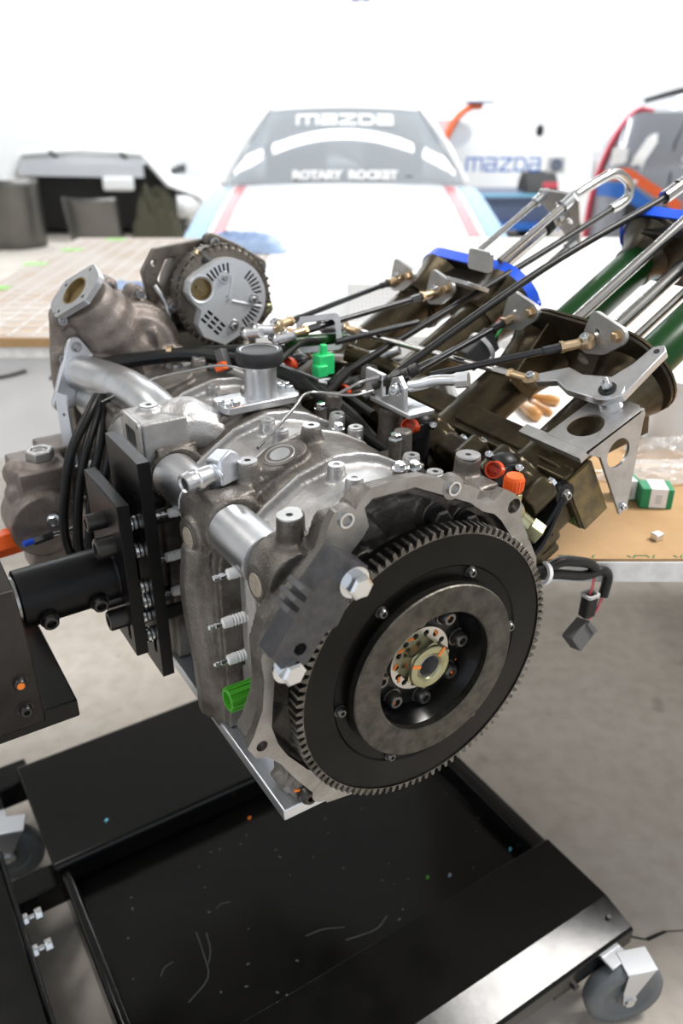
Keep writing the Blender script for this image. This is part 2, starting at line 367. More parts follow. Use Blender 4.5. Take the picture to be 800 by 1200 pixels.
b.prism(sh(outer, .975), .020, FY(.066), holes=[sh(inner, .985)]); b.prism(sh(outer, .93), .010, FY(.072))
b.prism(sh(outer, .985), .006, FY(.043), holes=[inner])
b.cyl((-.11, .078, .09), (-.11, .078, .165), .0145, .0125); b.cyl((-.10, .092, .09), (-.10, .092, .160), .0125)
b.box((-.105, .083, .115), (.034, .034, .05))
b.cyl((-.115, .055, .108), (-.115, .099, .112), .031); b.cyl((-.10, .082, .10), (-.146, .080, .102), .0205)
for x, z in ((.032, .141), (.069, .126), (-.007, .106), (-.05, .11)): b.cyl((x, .06, z), (x, .044, z), .015)
b.tube([(-.06, .056, .16), (-.03, .058, .12), (-.03, .056, .06)], .014, 10, 4)
b.cyl((-.174, .045, -.042), (-.14, .08, -.035), .011, .018); b.cyl((.124, .045, .132), (.10, .09, .10), .014, .02)
b.cyl((-.120, .056, -.141), (-.120, .042, -.141), .014); b.cyl((-.142, .07, -.138), (-.11, .07, -.125), .010, .016)
b.box((-.11, .072, -.13), (.05, .03, .05)); b.cyl((.135, .12, .09), (.133, .115, .155), .0155, .0145); b.box((.13, .10, .11), (.03, .05, .05))
RI = EP('rear_iron', b, 'cast', remesh=.0022, smooth=3, label='cast rear iron')
def capdisc(par, c, ax, r, m='beige', rim=True):
    q = MB(); q.lathe([(r, 0), (r*.92, .0012), (r*.55, .0016)], FR(c, ax), 24)
    if rim: q.lathe([(r*1.02, -.002), (r*1.28, -.002), (r*1.24, .0008), (r*1.02, .0008)], FR(c, ax), 24, 1)
    return EP('core_plug', q, [m, 'cast'], par)
capdisc(RI, (-.1462, .080, .102), (-1, -.04, .04), .0125)
for x, z in ((.032, .141), (.069, .126), (-.007, .106), (-.05, .11)): bolt(RI, (x, .044, z), -VY, .0108, 'darksteel')
for x, z in ((.036, .132), (.070, .116), (.055, .118)):
    m = MB(); m.box((0, 0, 0), (.009, .0035, .001), FR((x, .0305, z), -VY, (.9, 0, .5))); EP('paint_mark', m, 'orangepaint', RI)
bolt(RI, (-.120, .042, -.141), -VY, .0105, 'darksteel', 'button')
for x, z in ((-.132, -.131), (-.117, -.139)):
    m = MB(); m.box((0, 0, 0), (.007, .003, .001), FR((x, .032 if z < -.135 else .04, z), -VY, (.9, 0, -.4))); EP('paint_mark', m, 'orangepaint', RI)
def topface(par, x, y, z, r, rh=.0035, n='boss_face'):
    q = MB(); q.lathe([(rh, -.004), (rh, .0006), (r, .0006), (r*1.02, -.001)], Matrix.Translation((x, y, z)), 22); EP(n, q, 'machined', par, auto=30)
    q = MB(); q.lathe([(rh*.98, -.0005), (.0005, -.0004)], Matrix.Translation((x, y, z)), 16); EP('bolt_hole', q, 'blackmatte', par)
topface(RI, -.11, .078, .1655, .012); topface(RI, -.10, .092, .1605, .009); topface(RI, .133, .115, .156, .0135)
# ---------------- four rotor housings, three intermediate irons, front iron
PITCHY = .155; HS = []
def plug(par, x, y, z):
    M = FR((x, y, z), (-1, .02, 0)); q = MB(); q.lathe([(.011, -.006), (.011, .001), (.0085, .002)], M, 24); q.lathe([(.0082, .001), (.0082, .009), (.006, .010)], M, 6)
    sp = EP('spark_plug', q, 'zinc', par, auto=25)
    pr = [(.0062, .009)]; zz = .0115
    for i in range(5): pr += [(.0062, zz), (.0053, zz+.0008), (.0053, zz+.0018), (.0062, zz+.0026)]; zz += .0034
    pr += [(.0062, zz), (.0056, .037), (.0030, .0385)]
    q = MB(); q.lathe(pr, M, 20); EP('insulator', q, 'ceramic', sp, auto=25)
    q = MB(); q.lathe([(.0022, .038), (.0022, .041), (.0036, .0415), (.0036, .0455), (.0024, .0465), (.0024, .0475), (.0036, .0485), (.0034, .052), (.002, .0532)], M, 16); EP('terminal', q, 'zinc', sp, auto=30)
for k in range(4):
    y0 = .096+PITCHY*k; y1 = y0+.083; yc = (y0+y1)/2
    b = MB(); YP(b, arch(.116, .118, .013, -.105), y0, y1); YP(b, arch(.112, .120, 0, -.105), y0, y0+.006); YP(b, arch(.112, .120, 0, -.105), y1-.006, y1)
    for z in (.085, .03, -.03): b.cyl((-.105, yc, z), (-.123, yc, z), .021, .018)
    b.tube([(-.118, yc, .10), (-.119, yc, -.05)], .017, 10)
    for x, dy in ((-.012, .017), (-.014, -.020)): b.cyl((x, yc+dy, .14), (x, yc+dy, .1635), .0105, .0095)
    b.cyl((.085, yc+.02, .10), (.088, yc+.02, .150), .011, .010); b.cyl((.085, yc-.022, .10), (.088, yc-.022, .146), .011, .010)
    b.box((-.11, yc, -.085), (.03, .075, .05))
    h = EP('rotor_housing', b, 'castlight', remesh=.0022, smooth=2, label='bright cast rotor housing'); HS.append(h)
    if k < 3:
        for x, dy in ((-.012, .017), (-.014, -.020)): topface(h, x, yc+dy, .1638, .0088)
        topface(h, .088, yc+.02, .1505, .0088); topface(h, .088, yc-.022, .1465, .0088)
    q = MB(); q.lathe([(.0245, 0), (.027, .001), (.027, .0775), (.0245, .0785)], FR((-.124, y0+.002, .111), VY), 40); EP('coolant_rail', q, 'silver' if k in (0, 1) else 'machined', h, auto=30, label='machined coolant rail')
    if k < 2 or k == 3:
        for z, x in ((.085, -.113), (.03, -.122), (-.022, -.117)): plug(h, x, yc+(.004 if z < 0 else -.002), z)
for x in (.085, .03, -.03): pass
q = MB(); q.tube([(-.1245, .17, .075), (-.126, .145, .062), (-.1245, .118, .06), (-.1245, .112, .02), (-.1245, .12, -.07)], .004, 8, 5); EP('gasket_edge', q, 'castlight', HS[0])
# bolt with large washer and green protective cap, low on the first housing
q = MB(); q.cyl((-.118, .122, -.005), (-.128, .121, -.005), .017, n=6); EP('hex_plug', q, 'zinc', HS[0], bevel=.001)
q = MB(); q.cyl((-.105, .115, -.052), (-.138, .115, -.050), .0145); EP('cap_boss', q, 'castdark', HS[0])
q = MB(); M = FR((-.138, .115, -.050), (-1, 0, .02)); q.lathe([(.0125, 0), (.0125, .031), (.0118, .032), (.0092, .032), (.0085, .010), (.001, .010)], M, 24)
for i in range(12): a = 2*pi*i/12; q.box((.0126*cos(a), .0126*sin(a), .016), (.002, .002, .030), M)
EP('protective_cap', q, 'greencap', HS[0], auto=30, label='green plastic protective cap')
for k in range(3):
    y0 = .179+PITCHY*k; y1 = y0+.072; yc = (y0+y1)/2
    b = MB(); YP(b, arch(.142, .138, .002), y0+.001, y1-.001)
    b.box((-.142, yc, -.02), (.014, .052, .16)); b.box((-.140, yc, -.13), (.022, .04, .05)); b.tube([(-.143, yc, .08), (-.150, yc, .02), (-.146, yc-.006, -.06), (-.142, yc, -.14)], .022, 10, 4)
    b.cyl((-.118, y0, .108), (-.118, y1, .108), .034); b.box((-.115, yc, .125), (.05, .06, .035)); b.cyl((-.11, yc+.004, .092), (-.157, yc, .092), .025, .022)
    b.cyl((-.086, yc-.003, .10), (-.086, yc-.003, .164), .0165, .0115); b.box((-.072, yc, .12), (.012, .03, .05))
    b.cyl((.004, yc+.018, .14), (.004, yc+.018, .178), .019, .0105)
    b.prism(rrect(.062, .040, .019), .014, FR((-.042, yc, .148), (-.28, -.05, .96), (.96, 0, .28)))
    b.cyl((.118, yc, .08), (.118, yc, .155), .013, .011); b.box((.115, yc, .09), (.03, .06, .06))
    ir = EP('intermediate_iron', b, ['cast'], remesh=.0022, smooth=3, label='rough cast intermediate iron')
    if k < 2: capdisc(ir, (-.1575, yc, .092), (-1, -.05, .03), .0125)
    topface(ir, -.086, yc-.003, .1645, .0105); topface(ir, .004, yc+.018, .1785, .0098)
    if k == 0:
        c = Vector((-.0462, yc, .1630)); nrm = Vector((-.28, -.05, .96)); q = MB(); q.lathe([(.0175, 0), (.0165, .0012), (.014, .0008), (.006, .0014)], FR(c-nrm*.002, nrm), 30); q.lathe([(.018, -.003), (.022, -.003), (.0215, .001), (.018, .001)], FR(c-nrm*.002, nrm), 30, 1); EP('core_plug', q, ['silver', 'cast'], ir, label='bright round core plug')
    m = MB(); YP(m, [(-.139, -.15), (-.1415, -.15), (-.1415, -.06), (-.139, -.06)], y0+.003, y1-.003)
b = MB(); YP(b, arch(.140, .138, .002), .644, .70); b.box((-.12, .69, .05), (.06, .06, .18)); b.cyl((-.09, .66, .15), (-.085, .66, .185), .016, .011); b.cyl((-.02, .67, .15), (-.02, .67, .19), .018, .012)
b.box((-.03, .69, .16), (.2, .05, .05)); b.box((.06, .69, .15), (.14, .06, .07))
EP('front_iron', b, 'castdark', remesh=.003, smooth=4)
b = MB(); b.bx(-.148, .10, .04, .71, -.166, -.151); b.bx(-.119, .06, .06, .70, -.152, -.098)
SUMP = EP('sump', b, 'sumpmetal', bevel=.0015, label='bright aluminium dry sump tray')
for y in (.215, .37, .52): bolt(SUMP, (-.146, y, -.143), (-1, 0, 0), .0085, 'olive')
b = MB(); b.cyl((-.13, .215, -.143), (-.146, .215, -.143), .012); b.cyl((-.13, .37, -.143), (-.146, .37, -.143), .012); EP('sump_boss', b, 'cast', SUMP)
# hose barb and elbow on the first intermediate iron
b = MB(); b.prism([(-.018, -.013), (.014, -.016), (.016, .010), (.006, .019), (-.012, .014)], .024, FR((-.111, .234, .155), (.25, -.9, .2), (.95, .3, .1)))
b.cyl((-.111, .224, .155), (-.125, .216, .153), .0125, n=20)
ELB = EP('coolant_elbow', b, 'sumpmetal', bevel=.002, label='bright coolant elbow with hose barb')
d = Vector((-.97, -.22, -.02)).normalized(); c0 = Vector((-.109, .224, .155)); q = MB()
q.lathe([(.0105, .01), (.0105, .030), (.0118, .031), (.0118, .034), (.0100, .036), (.0100, .042), (.0118, .043), (.0105, .050), (.0085, .0505), (.007, .048), (.007, .02), (.001, .02)], FR(c0, d), 24); EP('hose_barb', q, 'silver', ELB, auto=30)
# ---------------- filler neck on the second iron
b = MB(); b.prism(rrect(.104, .048, .010, rot=.0), .010, FR((.004, .368, .163), VZ, (1, 0, .0)))
FIL = EP('filler_neck', b, 'silver', bevel=.0015, label='bright oil filler neck with black cap')
q = MB(); q.lathe([(.0215, 0), (.0205, .004), (.0200, .034), (.0212, .044), (.0225, .046), (.0225, .052), (.017, .052)], Matrix.Translation((.010, .366, .172)), 36); EP('neck', q, 'silver', FIL, auto=30)
q = MB(); q.lathe([(.022, .0), (.0275, .002), (.0292, .006), (.0292, .016), (.0275, .019), (.025, .0195), (.0235, .0185)], Matrix.Translation((.010, .366, .213)), 40); EP('cap_ring', q, 'rubber', FIL, auto=40, label='black rubber cap ring')
q = MB(); q.lathe([(.0236, 0), (.0236, .0192), (.021, .0178), (.012, .0172), (.002, .017)], Matrix.Translation((.010, .366, .213)), 40); EP('cap_top', q, 'silver', FIL, auto=40)
for x, y in ((-.040, .352), (-.030, .352), (-.044, .366), (-.034, .362), (.046, .378), (.053, .370), (.046, .388), (.055, .384)):
    bolt(FIL, (x, y, .172), VZ, .0045, 'zinc')
for x in (-.036, -.026):
    m = MB(); m.box((x, .346, .1725), (.007, .0025, .001)); EP('paint_mark', m, 'orangepaint', FIL)
# ---------------- square coolant port block, pipe and its flange
b = MB(); b.bx(-.153, -.098, .345, .410, .122, .174); b.cyl((-.128, .385, .17), (-.128, .385, .181), .012); b.sph((-.090, .378, .155), .034, 14, 0, I4, (1.1, .9, .9)); b.cyl((-.10, .41, .146), (-.10, .36, .146), .03)
b.tube([(-.12, .377, .145), (-.085, .374, .150), (-.055, .372, .135)], .030, 12, 4)
PB = EP('port_block', b, 'castlight', remesh=.0024, smooth=2, label='grey cast coolant port block')
q = MB(); q.prism(rrect(.062, .050, .006), .003, FR((-.1525, .3775, .150), (-1, 0, 0), VY), holes=[rrect(.034, .024, .004)]+[circ(.0025, 8, x, z) for x in (-.025, .025) for z in (-.019, .019)]); q.box((0, 0, .0002), (.034, .024, .001), FR((-.1525, .3775, .150), (-1, 0, 0), VY), 1)
EP('port_face', q, ['machined', 'blackmatte'], PB)
topface(PB, -.128, .385, .1815, .0105)
b = MB(); b.tube([(-.134, .655, .149), (-.127, .628, .151), (-.113, .58, .1525), (-.106, .51, .157), (-.102, .45, .155), (-.100, .405, .146)], .0265, 24, 6)
CP = EP('coolant_pipe', b, 'silver', label='satin aluminium coolant pipe'); 
q = MB(); fm = FR((-.136, .656, .147), (.12, -.98, .12)); pl = []
for cx, cy, r in ((0, .043, .012), (-.036, -.034, .012), (.036, -.018, .012)):
    pl.append((cx, cy, r))
def hull(cs, n=10):
    pts = sorted({(round(x+r*cos(2*pi*i/n/2), 5), round(y+r*sin(2*pi*i/n/2), 5)) for x, y, r in cs for i in range(2*n)})
    def half(p):
        h = []
        for q in p:
            while len(h) > 1 and (h[-1][0]-h[-2][0])*(q[1]-h[-2][1])-(h[-1][1]-h[-2][1])*(q[0]-h[-2][0]) <= 0: h.pop()
            h.append(q)
        return h
    return half(pts)[:-1]+half(pts[::-1])[:-1]
q.prism(hull(pl), .009, fm); EP('pipe_flange', q, 'silver', CP, bevel=.002)
for cx, cy, r in pl: bolt(CP, fm @ Vector((cx*.93, cy*.93, .009)), (.12, -.98, .12), .006, 'steel')
# ---------------- front water pump housing
b = MB(); b.cyl((-.045, .655, .17), (-.045, .74, .17), .068, .074, 28); b.cyl((-.045, .64, .17), (-.045, .66, .17), .05, .064, 28)
b.tube([(-.055, .685, .165), (-.085, .672, .215), (-.112, .662, .252)], [.056, .05, .046, .040, .036], 16, 4)
b.box((-.06, .68, .11), (.16, .09, .12)); b.tube([(-.14, .69, .22), (-.15, .69, .13), (-.14, .69, .04)], .018, 10, 4); b.box((-.13, .69, .13), (.04, .05, .16))
b.box((0, 0, 0), (.007, .03, .12), FR((-.072, .652, .19), (.25, -.3, -.9), (.8, .5, 0))); b.box((0, 0, 0), (.008, .03, .11), FR((-.02, .655, .15), (-.2, -.25, 1), (.8, .5, 0)))
b.cyl((-.143, .70, .226), (-.147, .66, .226), .013); b.cyl((-.150, .70, .172), (-.154, .66, .172), .013); b.cyl((-.03, .71, .245), (-.03, .67, .247), .012); b.cyl((-.07, .71, .262), (-.07, .67, .262), .012); b.cyl((.02, .71, .222), (.02, .67, .222), .012)
PUMP = EP('water_pump', b, 'castbrown', remesh=.003, smooth=5, label='brown cast water pump housing')
fm = FR((-.118, .660, .258), (-.70, -.12, .70), (0, 1, 0)); q = MB(); q.prism(hull([(-.032, 0, .009), (.032, 0, .009), (0, .036, .009), (0, -.036, .009), (.018, .02, .02), (-.018, -.02, .02)]), .009, fm, holes=[circ(.0225, 30)]+[circ(.003, 8, x, z) for x, z in ((.03, 0), (-.03, 0), (0, .036), (0, -.036))]); q.lathe([(.0225, 0), (.0225, .009), (.020, .009), (.0195, -.008), (.001, -.008)], fm, 30, 1)
EP('outlet_flange', q, ['silver', 'goldbore'], PUMP, bevel=.0012, label='bright outlet flange')
for c in ((-.147, .660, .226), (-.154, .660, .172), (-.03, .670, .247), (-.07, .670, .262), (.02, .67, .222)): bolt(PUMP, c, -VY, .0065, 'steel', 'cap')
# ---------------- alternator
AC = Vector((.097, .65, .232)); AM = FR(AC, (-.05, -1, .03), (cos(-.52), 0, sin(-.52)))
b = MB(); b.lathe([(.030, -.105), (.060, -.10), (.074, -.090), (.076, -.062), (.072, -.058), (.072, -.030), (.076, -.026), (.076, -.006), (.070, 0), (.02, 0)], AM, 48)
for i in range(40):
    a = 2*pi*i/40; b.box((0, 0, 0), (.010, .0034, .034), AM @ Matrix.Rotation(a, 4, 'Z') @ Matrix.Translation((.0715, 0, -.016)))
ALT = EP('alternator', b, 'castdark', auto=30, label='alternator with finned silver rear cover')
q = MB(); q.lathe([(.068, -.03), (.0755, -.0275), (.0755, -.004), (.068, -.002)], AM, 48); EP('slot_ring', q, 'blackmatte', ALT)
# rear cover: plate with real slots over a dark inside, rolled rim, lower block, brush barrel
holes = []
def slot(a, r0, r1, w):
    ca, sa = cos(a), sin(a); return [(r0*ca-w*sa, r0*sa+w*ca), (r0*ca+w*sa, r0*sa-w*ca), (r1*ca+w*sa, r1*sa-w*ca), (r1*ca-w*sa, r1*sa+w*ca)]
for a in list(range(96, 142, 8))+[]: holes.append(slot(R(a+24), .037, .052, .0017))
for a in range(66, 22, -8): holes.append(slot(R(a+10), .037, .052, .0017))
for a in range(10, -46, -8): holes.append(slot(R(a+6), .037, .052, .0017))
for i in range(3):
    for j in range(3): holes.append([(x*cos(-.3)-y*sin(-.3), x*sin(-.3)+y*cos(-.3)) for x, y in rrect(.0105, .0042, .001, -.004+i*.0135-.006, -.0365-j*.0075)][::1])
holes.append(circ(.0165, 24, -.047, -.006))
out = [(.058*cos(R(a)), .058*sin(R(a))) for a in range(-50, 166, 8)]+[(-.061, .012), (-.068, -.004), (-.064, -.020), (-.052, -.028), (-.034, -.034), (-.030, -.056), (-.014, -.068), (.022, -.066), (.032, -.052)]
q = MB(); q.prism(out, .004, AM, holes=holes, z0=.018)
q.prism(out, .0185, AM, holes=[[(x*.955, y*.955) for x, y in out]], z0=0)
COV = EP('rear_cover', q, 'covermetal', ALT, auto=35, bevel=.0022, label='silver slotted rear cover')
q = MB(); q.prism([(x*.94, y*.94) for x, y in out], .010, AM, z0=.001); EP('cover_inside', q, 'blackmatte', ALT)
q = MB(); q.lathe([(.0155, .006), (.0165, .022), (.0195, .0235), (.0205, .020), (.0205, .006)], AM @ Matrix.Translation((-.047, -.006, 0)), 30, closed=False)
EP('terminal_barrel', q, 'covermetal', ALT, auto=30)
q = MB(); q.lathe([(.0163, .010), (.0158, .0225), (.0150, .0225), (.0145, .012), (.002, .012)], AM @ Matrix.Translation((-.047, -.006, 0)), 30); q.box((-.047, -.006, .014), (.012, .004, .006), AM); EP('terminal_socket', q, 'goldbore', ALT, label='gold-brown terminal socket')
for x, y in ((-.022, .024), (.034, .014), (.022, -.034)):
    c = AM @ Vector((x, y, .022)); m = MB(); m.lathe([(.0095, 0), (.0085, .002), (.006, .002)], FR(c, AM.to_3x3() @ VZ), 20); EP('screw_seat', m, 'silver', ALT)
    bolt(ALT, c, AM.to_3x3() @ VZ, .0048, 'steel', 'hex')
for i, (p0, p1, w) in enumerate((((.004, -.002), (.052, .010), .0022), ((.0, .0), (-.012, .034), .002))):
    m = MB(); m.tube([AM @ Vector((*p0, .022)), AM @ Vector((*p1, .022))], w, 8); EP('cover_rib', m, 'covermetal', ALT)
for x, y in ((-.006, .002), (-.0005, .004), (-.003, -.004)):
    m = MB(); m.cyl(AM @ Vector((x, y, .022)), AM @ Vector((x, y, .0235)), .0018); EP('cover_dot', m, 'silver', ALT)
q = MB(); q.cyl(AM @ Vector((-.052, .036, -.006)), AM @ Vector((-.024, .030, .006)), .0085); q.cyl(AM @ Vector((-.066, .039, -.01)), AM @ Vector((-.052, .036, -.006)), .0065, n=6, mi=1); EP('output_terminal', q, ['rubber', 'brass'], ALT, label='output terminal with black boot')
q = MB()      # drive-end brackets: left triangular arm, right ear
for pl2 in ([(-.115, -.02), (-.112, .018), (-.075, .045), (-.04, .07), (.0, .078), (.0, -.06), (-.05, -.075), (-.085, -.06)],): q.prism(pl2, .016, AM, z0=-.06, holes=[circ(.004, 10, -.105, 0), [(-.09, -.02), (-.09, .012), (-.078, .022), (-.078, -.03)]])
q.prism(hull([(.04, .05, .02), (.082, .012, .013), (.06, -.06, .018), (.02, -.05, .03)]), .026, AM, z0=-.050)
q.prism(hull([(-.04, .066, .012), (.045, .066, .012), (0, .06, .02)]), .02, AM, z0=-.045)
EP('mounting_bracket', q, 'castdark', ALT, bevel=.002)
bolt(ALT, AM @ Vector((.082, .012, -.024)), AM.to_3x3() @ VZ, .009, 'olive'); bolt(ALT, AM @ Vector((-.04, .066, -.025)), AM.to_3x3() @ VZ, .007, 'steel', 'cap'); bolt(ALT, AM @ Vector((.045, .066, -.025)), AM.to_3x3() @ VZ, .006, 'steel', 'cap')
q = MB(); q.tube([AM @ Vector((-.096, -.03, -.03)), AM @ Vector((-.07, -.05, -.02)), AM @ Vector((-.045, -.095, -.01)), AM @ Vector((-.02, -.10, -.01))], .0045, 10, 4); EP('adjuster_strap', q, 'steel', ALT)
b = MB(); b.box((.085, .69, .15), (.14, .05, .05)); b.cyl((.02, .70, .12), (.02, .66, .155), .02); b.cyl((.12, .70, .12), (.12, .66, .152), .02); EP('alternator_mount', b, 'castdark', remesh=.003, smooth=3)
# ---------------- oil pump housing out on the left front
b = MB(); b.box((-.225, .60, -.02), (.07, .09, .15)); b.cyl((-.222, .585, .03), (-.222, .585, .062), .021); b.sph((-.255, .59, .045), .02); b.sph((-.262, .58, .02), .017); b.cyl((-.24, .61, -.02), (-.24, .54, -.02), .045); b.cyl((-.23, .61, -.09), (-.23, .55, -.085), .035)
b.cyl((-.20, .57, -.02), (-.175, .52, -.03), .022); b.box((-.17, .64, 0), (.09, .06, .12)); b.tube([(-.25, .56, .02), (-.215, .545, .01), (-.19, .545, -.06)], .012, 10, 4)
OH = EP('oil_pump', b, 'castbrown', remesh=.003, smooth=5, label='brown cast oil pump housing')
q = MB(); q.lathe([(.0195, 0), (.0195, .012), (.0175, .0135), (.013, .0135), (.012, .009), (.001, .009)], Matrix.Translation((-.222, .585, .062)), 6); EP('pump_plug', q, 'machined', OH, bevel=.001)
for c, r in (((-.228, .535, -.01), .007), ((-.195, .535, -.05), .008), ((-.182, .52, -.06), .008), ((-.205, .53, -.075), .007), ((-.178, .505, -.035), .008)): bolt(OH, c, (-.5, -.8, .2), r, 'zinc')
for c in ((-.215, .535, .002), (-.19, .51, -.045)):
    m = MB(); m.box(c, (.008, .003, .004)); EP('paint_mark', m, 'orangepaint', OH)
q = MB(); q.cyl((-.235, .53, -.028), (-.262, .525, -.028), .0065, n=6); q.cyl((-.262, .525, -.028), (-.275, .522, -.028), .0042, mi=1); q.cyl((-.205, .53, -.028), (-.235, .53, -.028), .005); EP('sensor_fitting', q, ['zinc', 'blue'], OH, label='zinc fitting with blue tip')
q = MB(); q.cyl((-.272, .565, -.04), (-.320, .553, -.036), .019, n=6); q.cyl((-.26, .567, -.04), (-.272, .565, -.04), .015, mi=1); EP('hose_fitting', q, ['orange', 'zinc'], OH, bevel=.0015, label='orange anodised hose fitting')
q = MB(); q.prism([(-.012, .03), (.006, .028), (.016, -.09), (-.002, -.09)], .004, FR((-.172, .62, .105), (-.75, -.6, .1), (.6, -.75, 0)), holes=[circ(.0025, 8, .001, .0), circ(.0025, 8, .006, -.05)]); EP('side_plate', q, 'sumpmetal')
# bolts and hex heads along the right top edge
for x, y, z in ((.055, .135, .150), (.075, .135, .146), (.10, .205, .150), (.075, .29, .140), (.095, .365, .14), (.06, .37, .155), (.10, .44, .13)):
    q = MB(); q.cyl((x, y, z-.03), (x, y, z), .0075); o = EP('stud_boss', q, 'cast'); bolt(o, (x, y, z), VZ, .0062, 'zinc')
b = MB(); b.cyl((.141, .425, .07), (.141, .425, .152), .026, .0125, 20); b.cyl((.141, .425, .11), (.141, .425, .152), .0125); EB = EP('rear_post', b, 'cast', remesh=.002, smooth=2); topface(EB, .141, .425, .1525, .0118)
# ================================================================ intake side: local x = along the crank, y = up off the trumpets, z = along the trumpets
IM = FR((0, 0, 0), (cos(R(30)), 0, .5), (0, 1, 0))
def ip(y, n, a): return IM @ Vector((y, n, a))
DN, DD = IM.to_3x3() @ VY, IM.to_3x3() @ VZ
NA = -.052
ys = [.14+PITCHY*k for k in range(4)]
b = MB(); b.bx(.076, .68, -.116, -.024, .268, .290, IM); b.bx(.085, .14, -.10, -.03, .20, .27, IM)
b.prism([(-.108, .075), (-.126, .10), (-.118, .68), (-.020, .68), (-.020, .10), (-.032, .075)], .034, IM @ Matrix(((0, 1, 0, 0), (1, 0, 0, 0), (0, 0, -1, .312), (0, 0, 0, 1))))
MAN = EP('intake_manifold', b, ['bronze'], bevel=.004, label='dark bronze intake manifold slab')
q = MB(); q.box((.0745, -.072, .2905), (.004, .084, .040), IM); EP('end_face', q, 'ochre', MAN, label='ochre stained end face')
b = MB()
for k, y in enumerate(ys):
    b.cyl(ip(y, NA, .20), ip(y, NA, .262), .052, n=24); b.cyl(ip(y-.062, -.016, .212), ip(y-.062, -.016, .25), .015); b.cyl(ip(y+.045, .002, .212), ip(y+.045, .002, .25), .016); b.cyl(ip(y, .0, .212), ip(y, .0, .256), .017)
    b.cyl(ip(y, -.075, .10), ip(y, NA, .22), .044, .042, 24)
b.bx(.085, .68, -.11, -.008, .215, .246, IM); b.bx(.09, .67, -.13, -.075, .09, .24, IM)
for k in range(4): b.box((ys[k]+.0775, -.01, .232), (.05, .026, .03), IM)
MF = EP('throttle_flange', b, 'bronze', remesh=.003, smooth=3, label='lumpy bronze throttle flange')
for k, y in enumerate(ys):
    bolt(MF, ip(y+.045, .002, .2505), DD, .0055, 'steel', 'cap'); bolt(MF, ip(y-.062, -.016, .2505), DD, .006, 'zinc', 'hex')
    bolt(MF, ip(y+.015, .006, .232), DN, .0042, 'darksteel', 'button')
RUN = []
for k, y in enumerate(ys):
    top = .452 if k < 2 else .535
    q = MB(); q.lathe([(.0345, .24), (.0345, top-.075), (.036, top-.05), (.043, top-.02), (.052, top)], IM @ Matrix.Translation((y, NA, 0)), 40)
    r = EP('intake_runner', q, 'bronze', auto=40, label='bronze intake runner tube'); RUN.append(r)
    q = MB(); q.pipe(ip(y, NA, .250), ip(y, NA, .262), .0395, .034, 36); EP('runner_collar', q, 'bronze', r)
# paired bell plates
def bell(c0, c1, a, r, th, m, holes=(), par=ENG, n='bell_plate', lab=None):
    q = MB(); q.prism(stadium(c0, c1, r, 16), th, IM, holes=holes, z0=a); return EP(n, q, m, par, bevel=.001, label=lab)
b1 = bell((.137, -.034), (.255, -.034), .450, .063, .005, 'darkbronze', lab='dark trumpet plate')
q = MB(); q.prism(stadium((.137, -.034), (.255, -.034), .0642, 16), .0035, IM, holes=[stadium((.137, -.034), (.255, -.034), .060, 16)], z0=.4555); EP('plate_rim', q, 'bronze', b1)
bolt(b1, ip(.108, -.072, .450), -DD, .004, 'zinc', 'button')
for y_, n_, a_, r_ in ((.118, -.08, .405, .35), (.25, -.02, .41, -.35)):
    q = MB(); q.box((0, 0, 0), (.003, .05, .09), IM @ Matrix.Translation((y_, n_, a_)) @ Matrix.Rotation(r_, 4, 'X')); EP('gusset', q, 'bronze', b1)
b2 = bell((.455, -.060), (.605, -.060), .538, .056, .005, 'darkbronze', lab='dark trumpet plate with blue tape')
def taped(parent, c0, c1, a, r, t0, t1, th=.015):
    out = stadium(c0, c1, r, 16); y0, y1 = t0, t1; up = [p for p in out if p[1] > c0[1]+r*.0 or True]
    rim = [p for p in out if p[1] >= c0[1]-.012]; rim.sort()
    # tape wraps the upper half of the rim
    q = MB(); rows = []
    for dz, g in ((-.004, 0), (-.004, .0025), (th, .0025), (th, 0)):
        rows.append([ip(x+(x-(c0[0]+c1[0])/2)*g*4, y+g, a+dz) for x, y in rim])
    q.grid(rows); return EP('blue_tape', q, 'blue', parent, solid=.0012, label='bright blue masking tape')
taped(b2, (.455, -.060), (.605, -.060), .538, .0565, 0, 0)
q = MB(); q.lathe([(.040, .463), (.043, .49), (.05, .515), (.0535, .538)], IM @ Matrix.Translation((.455, -.060, 0)), 36); q.lathe([(.040, .463), (.043, .49), (.05, .515), (.0535, .538)], IM @ Matrix.Translation((.605, -.060, 0)), 36)
q.bx(.455, .605, -.095, -.02, .50, .538, IM); EP('bell_mouth', q, 'darkbronze', b2, auto=50)
for y in (.455, .605): q = MB(); q.pipe(ip(y, NA-.004, .468), ip(y, NA-.004, .476), .046, .036, 32); EP('bell_clamp', q, 'bronze', b2)
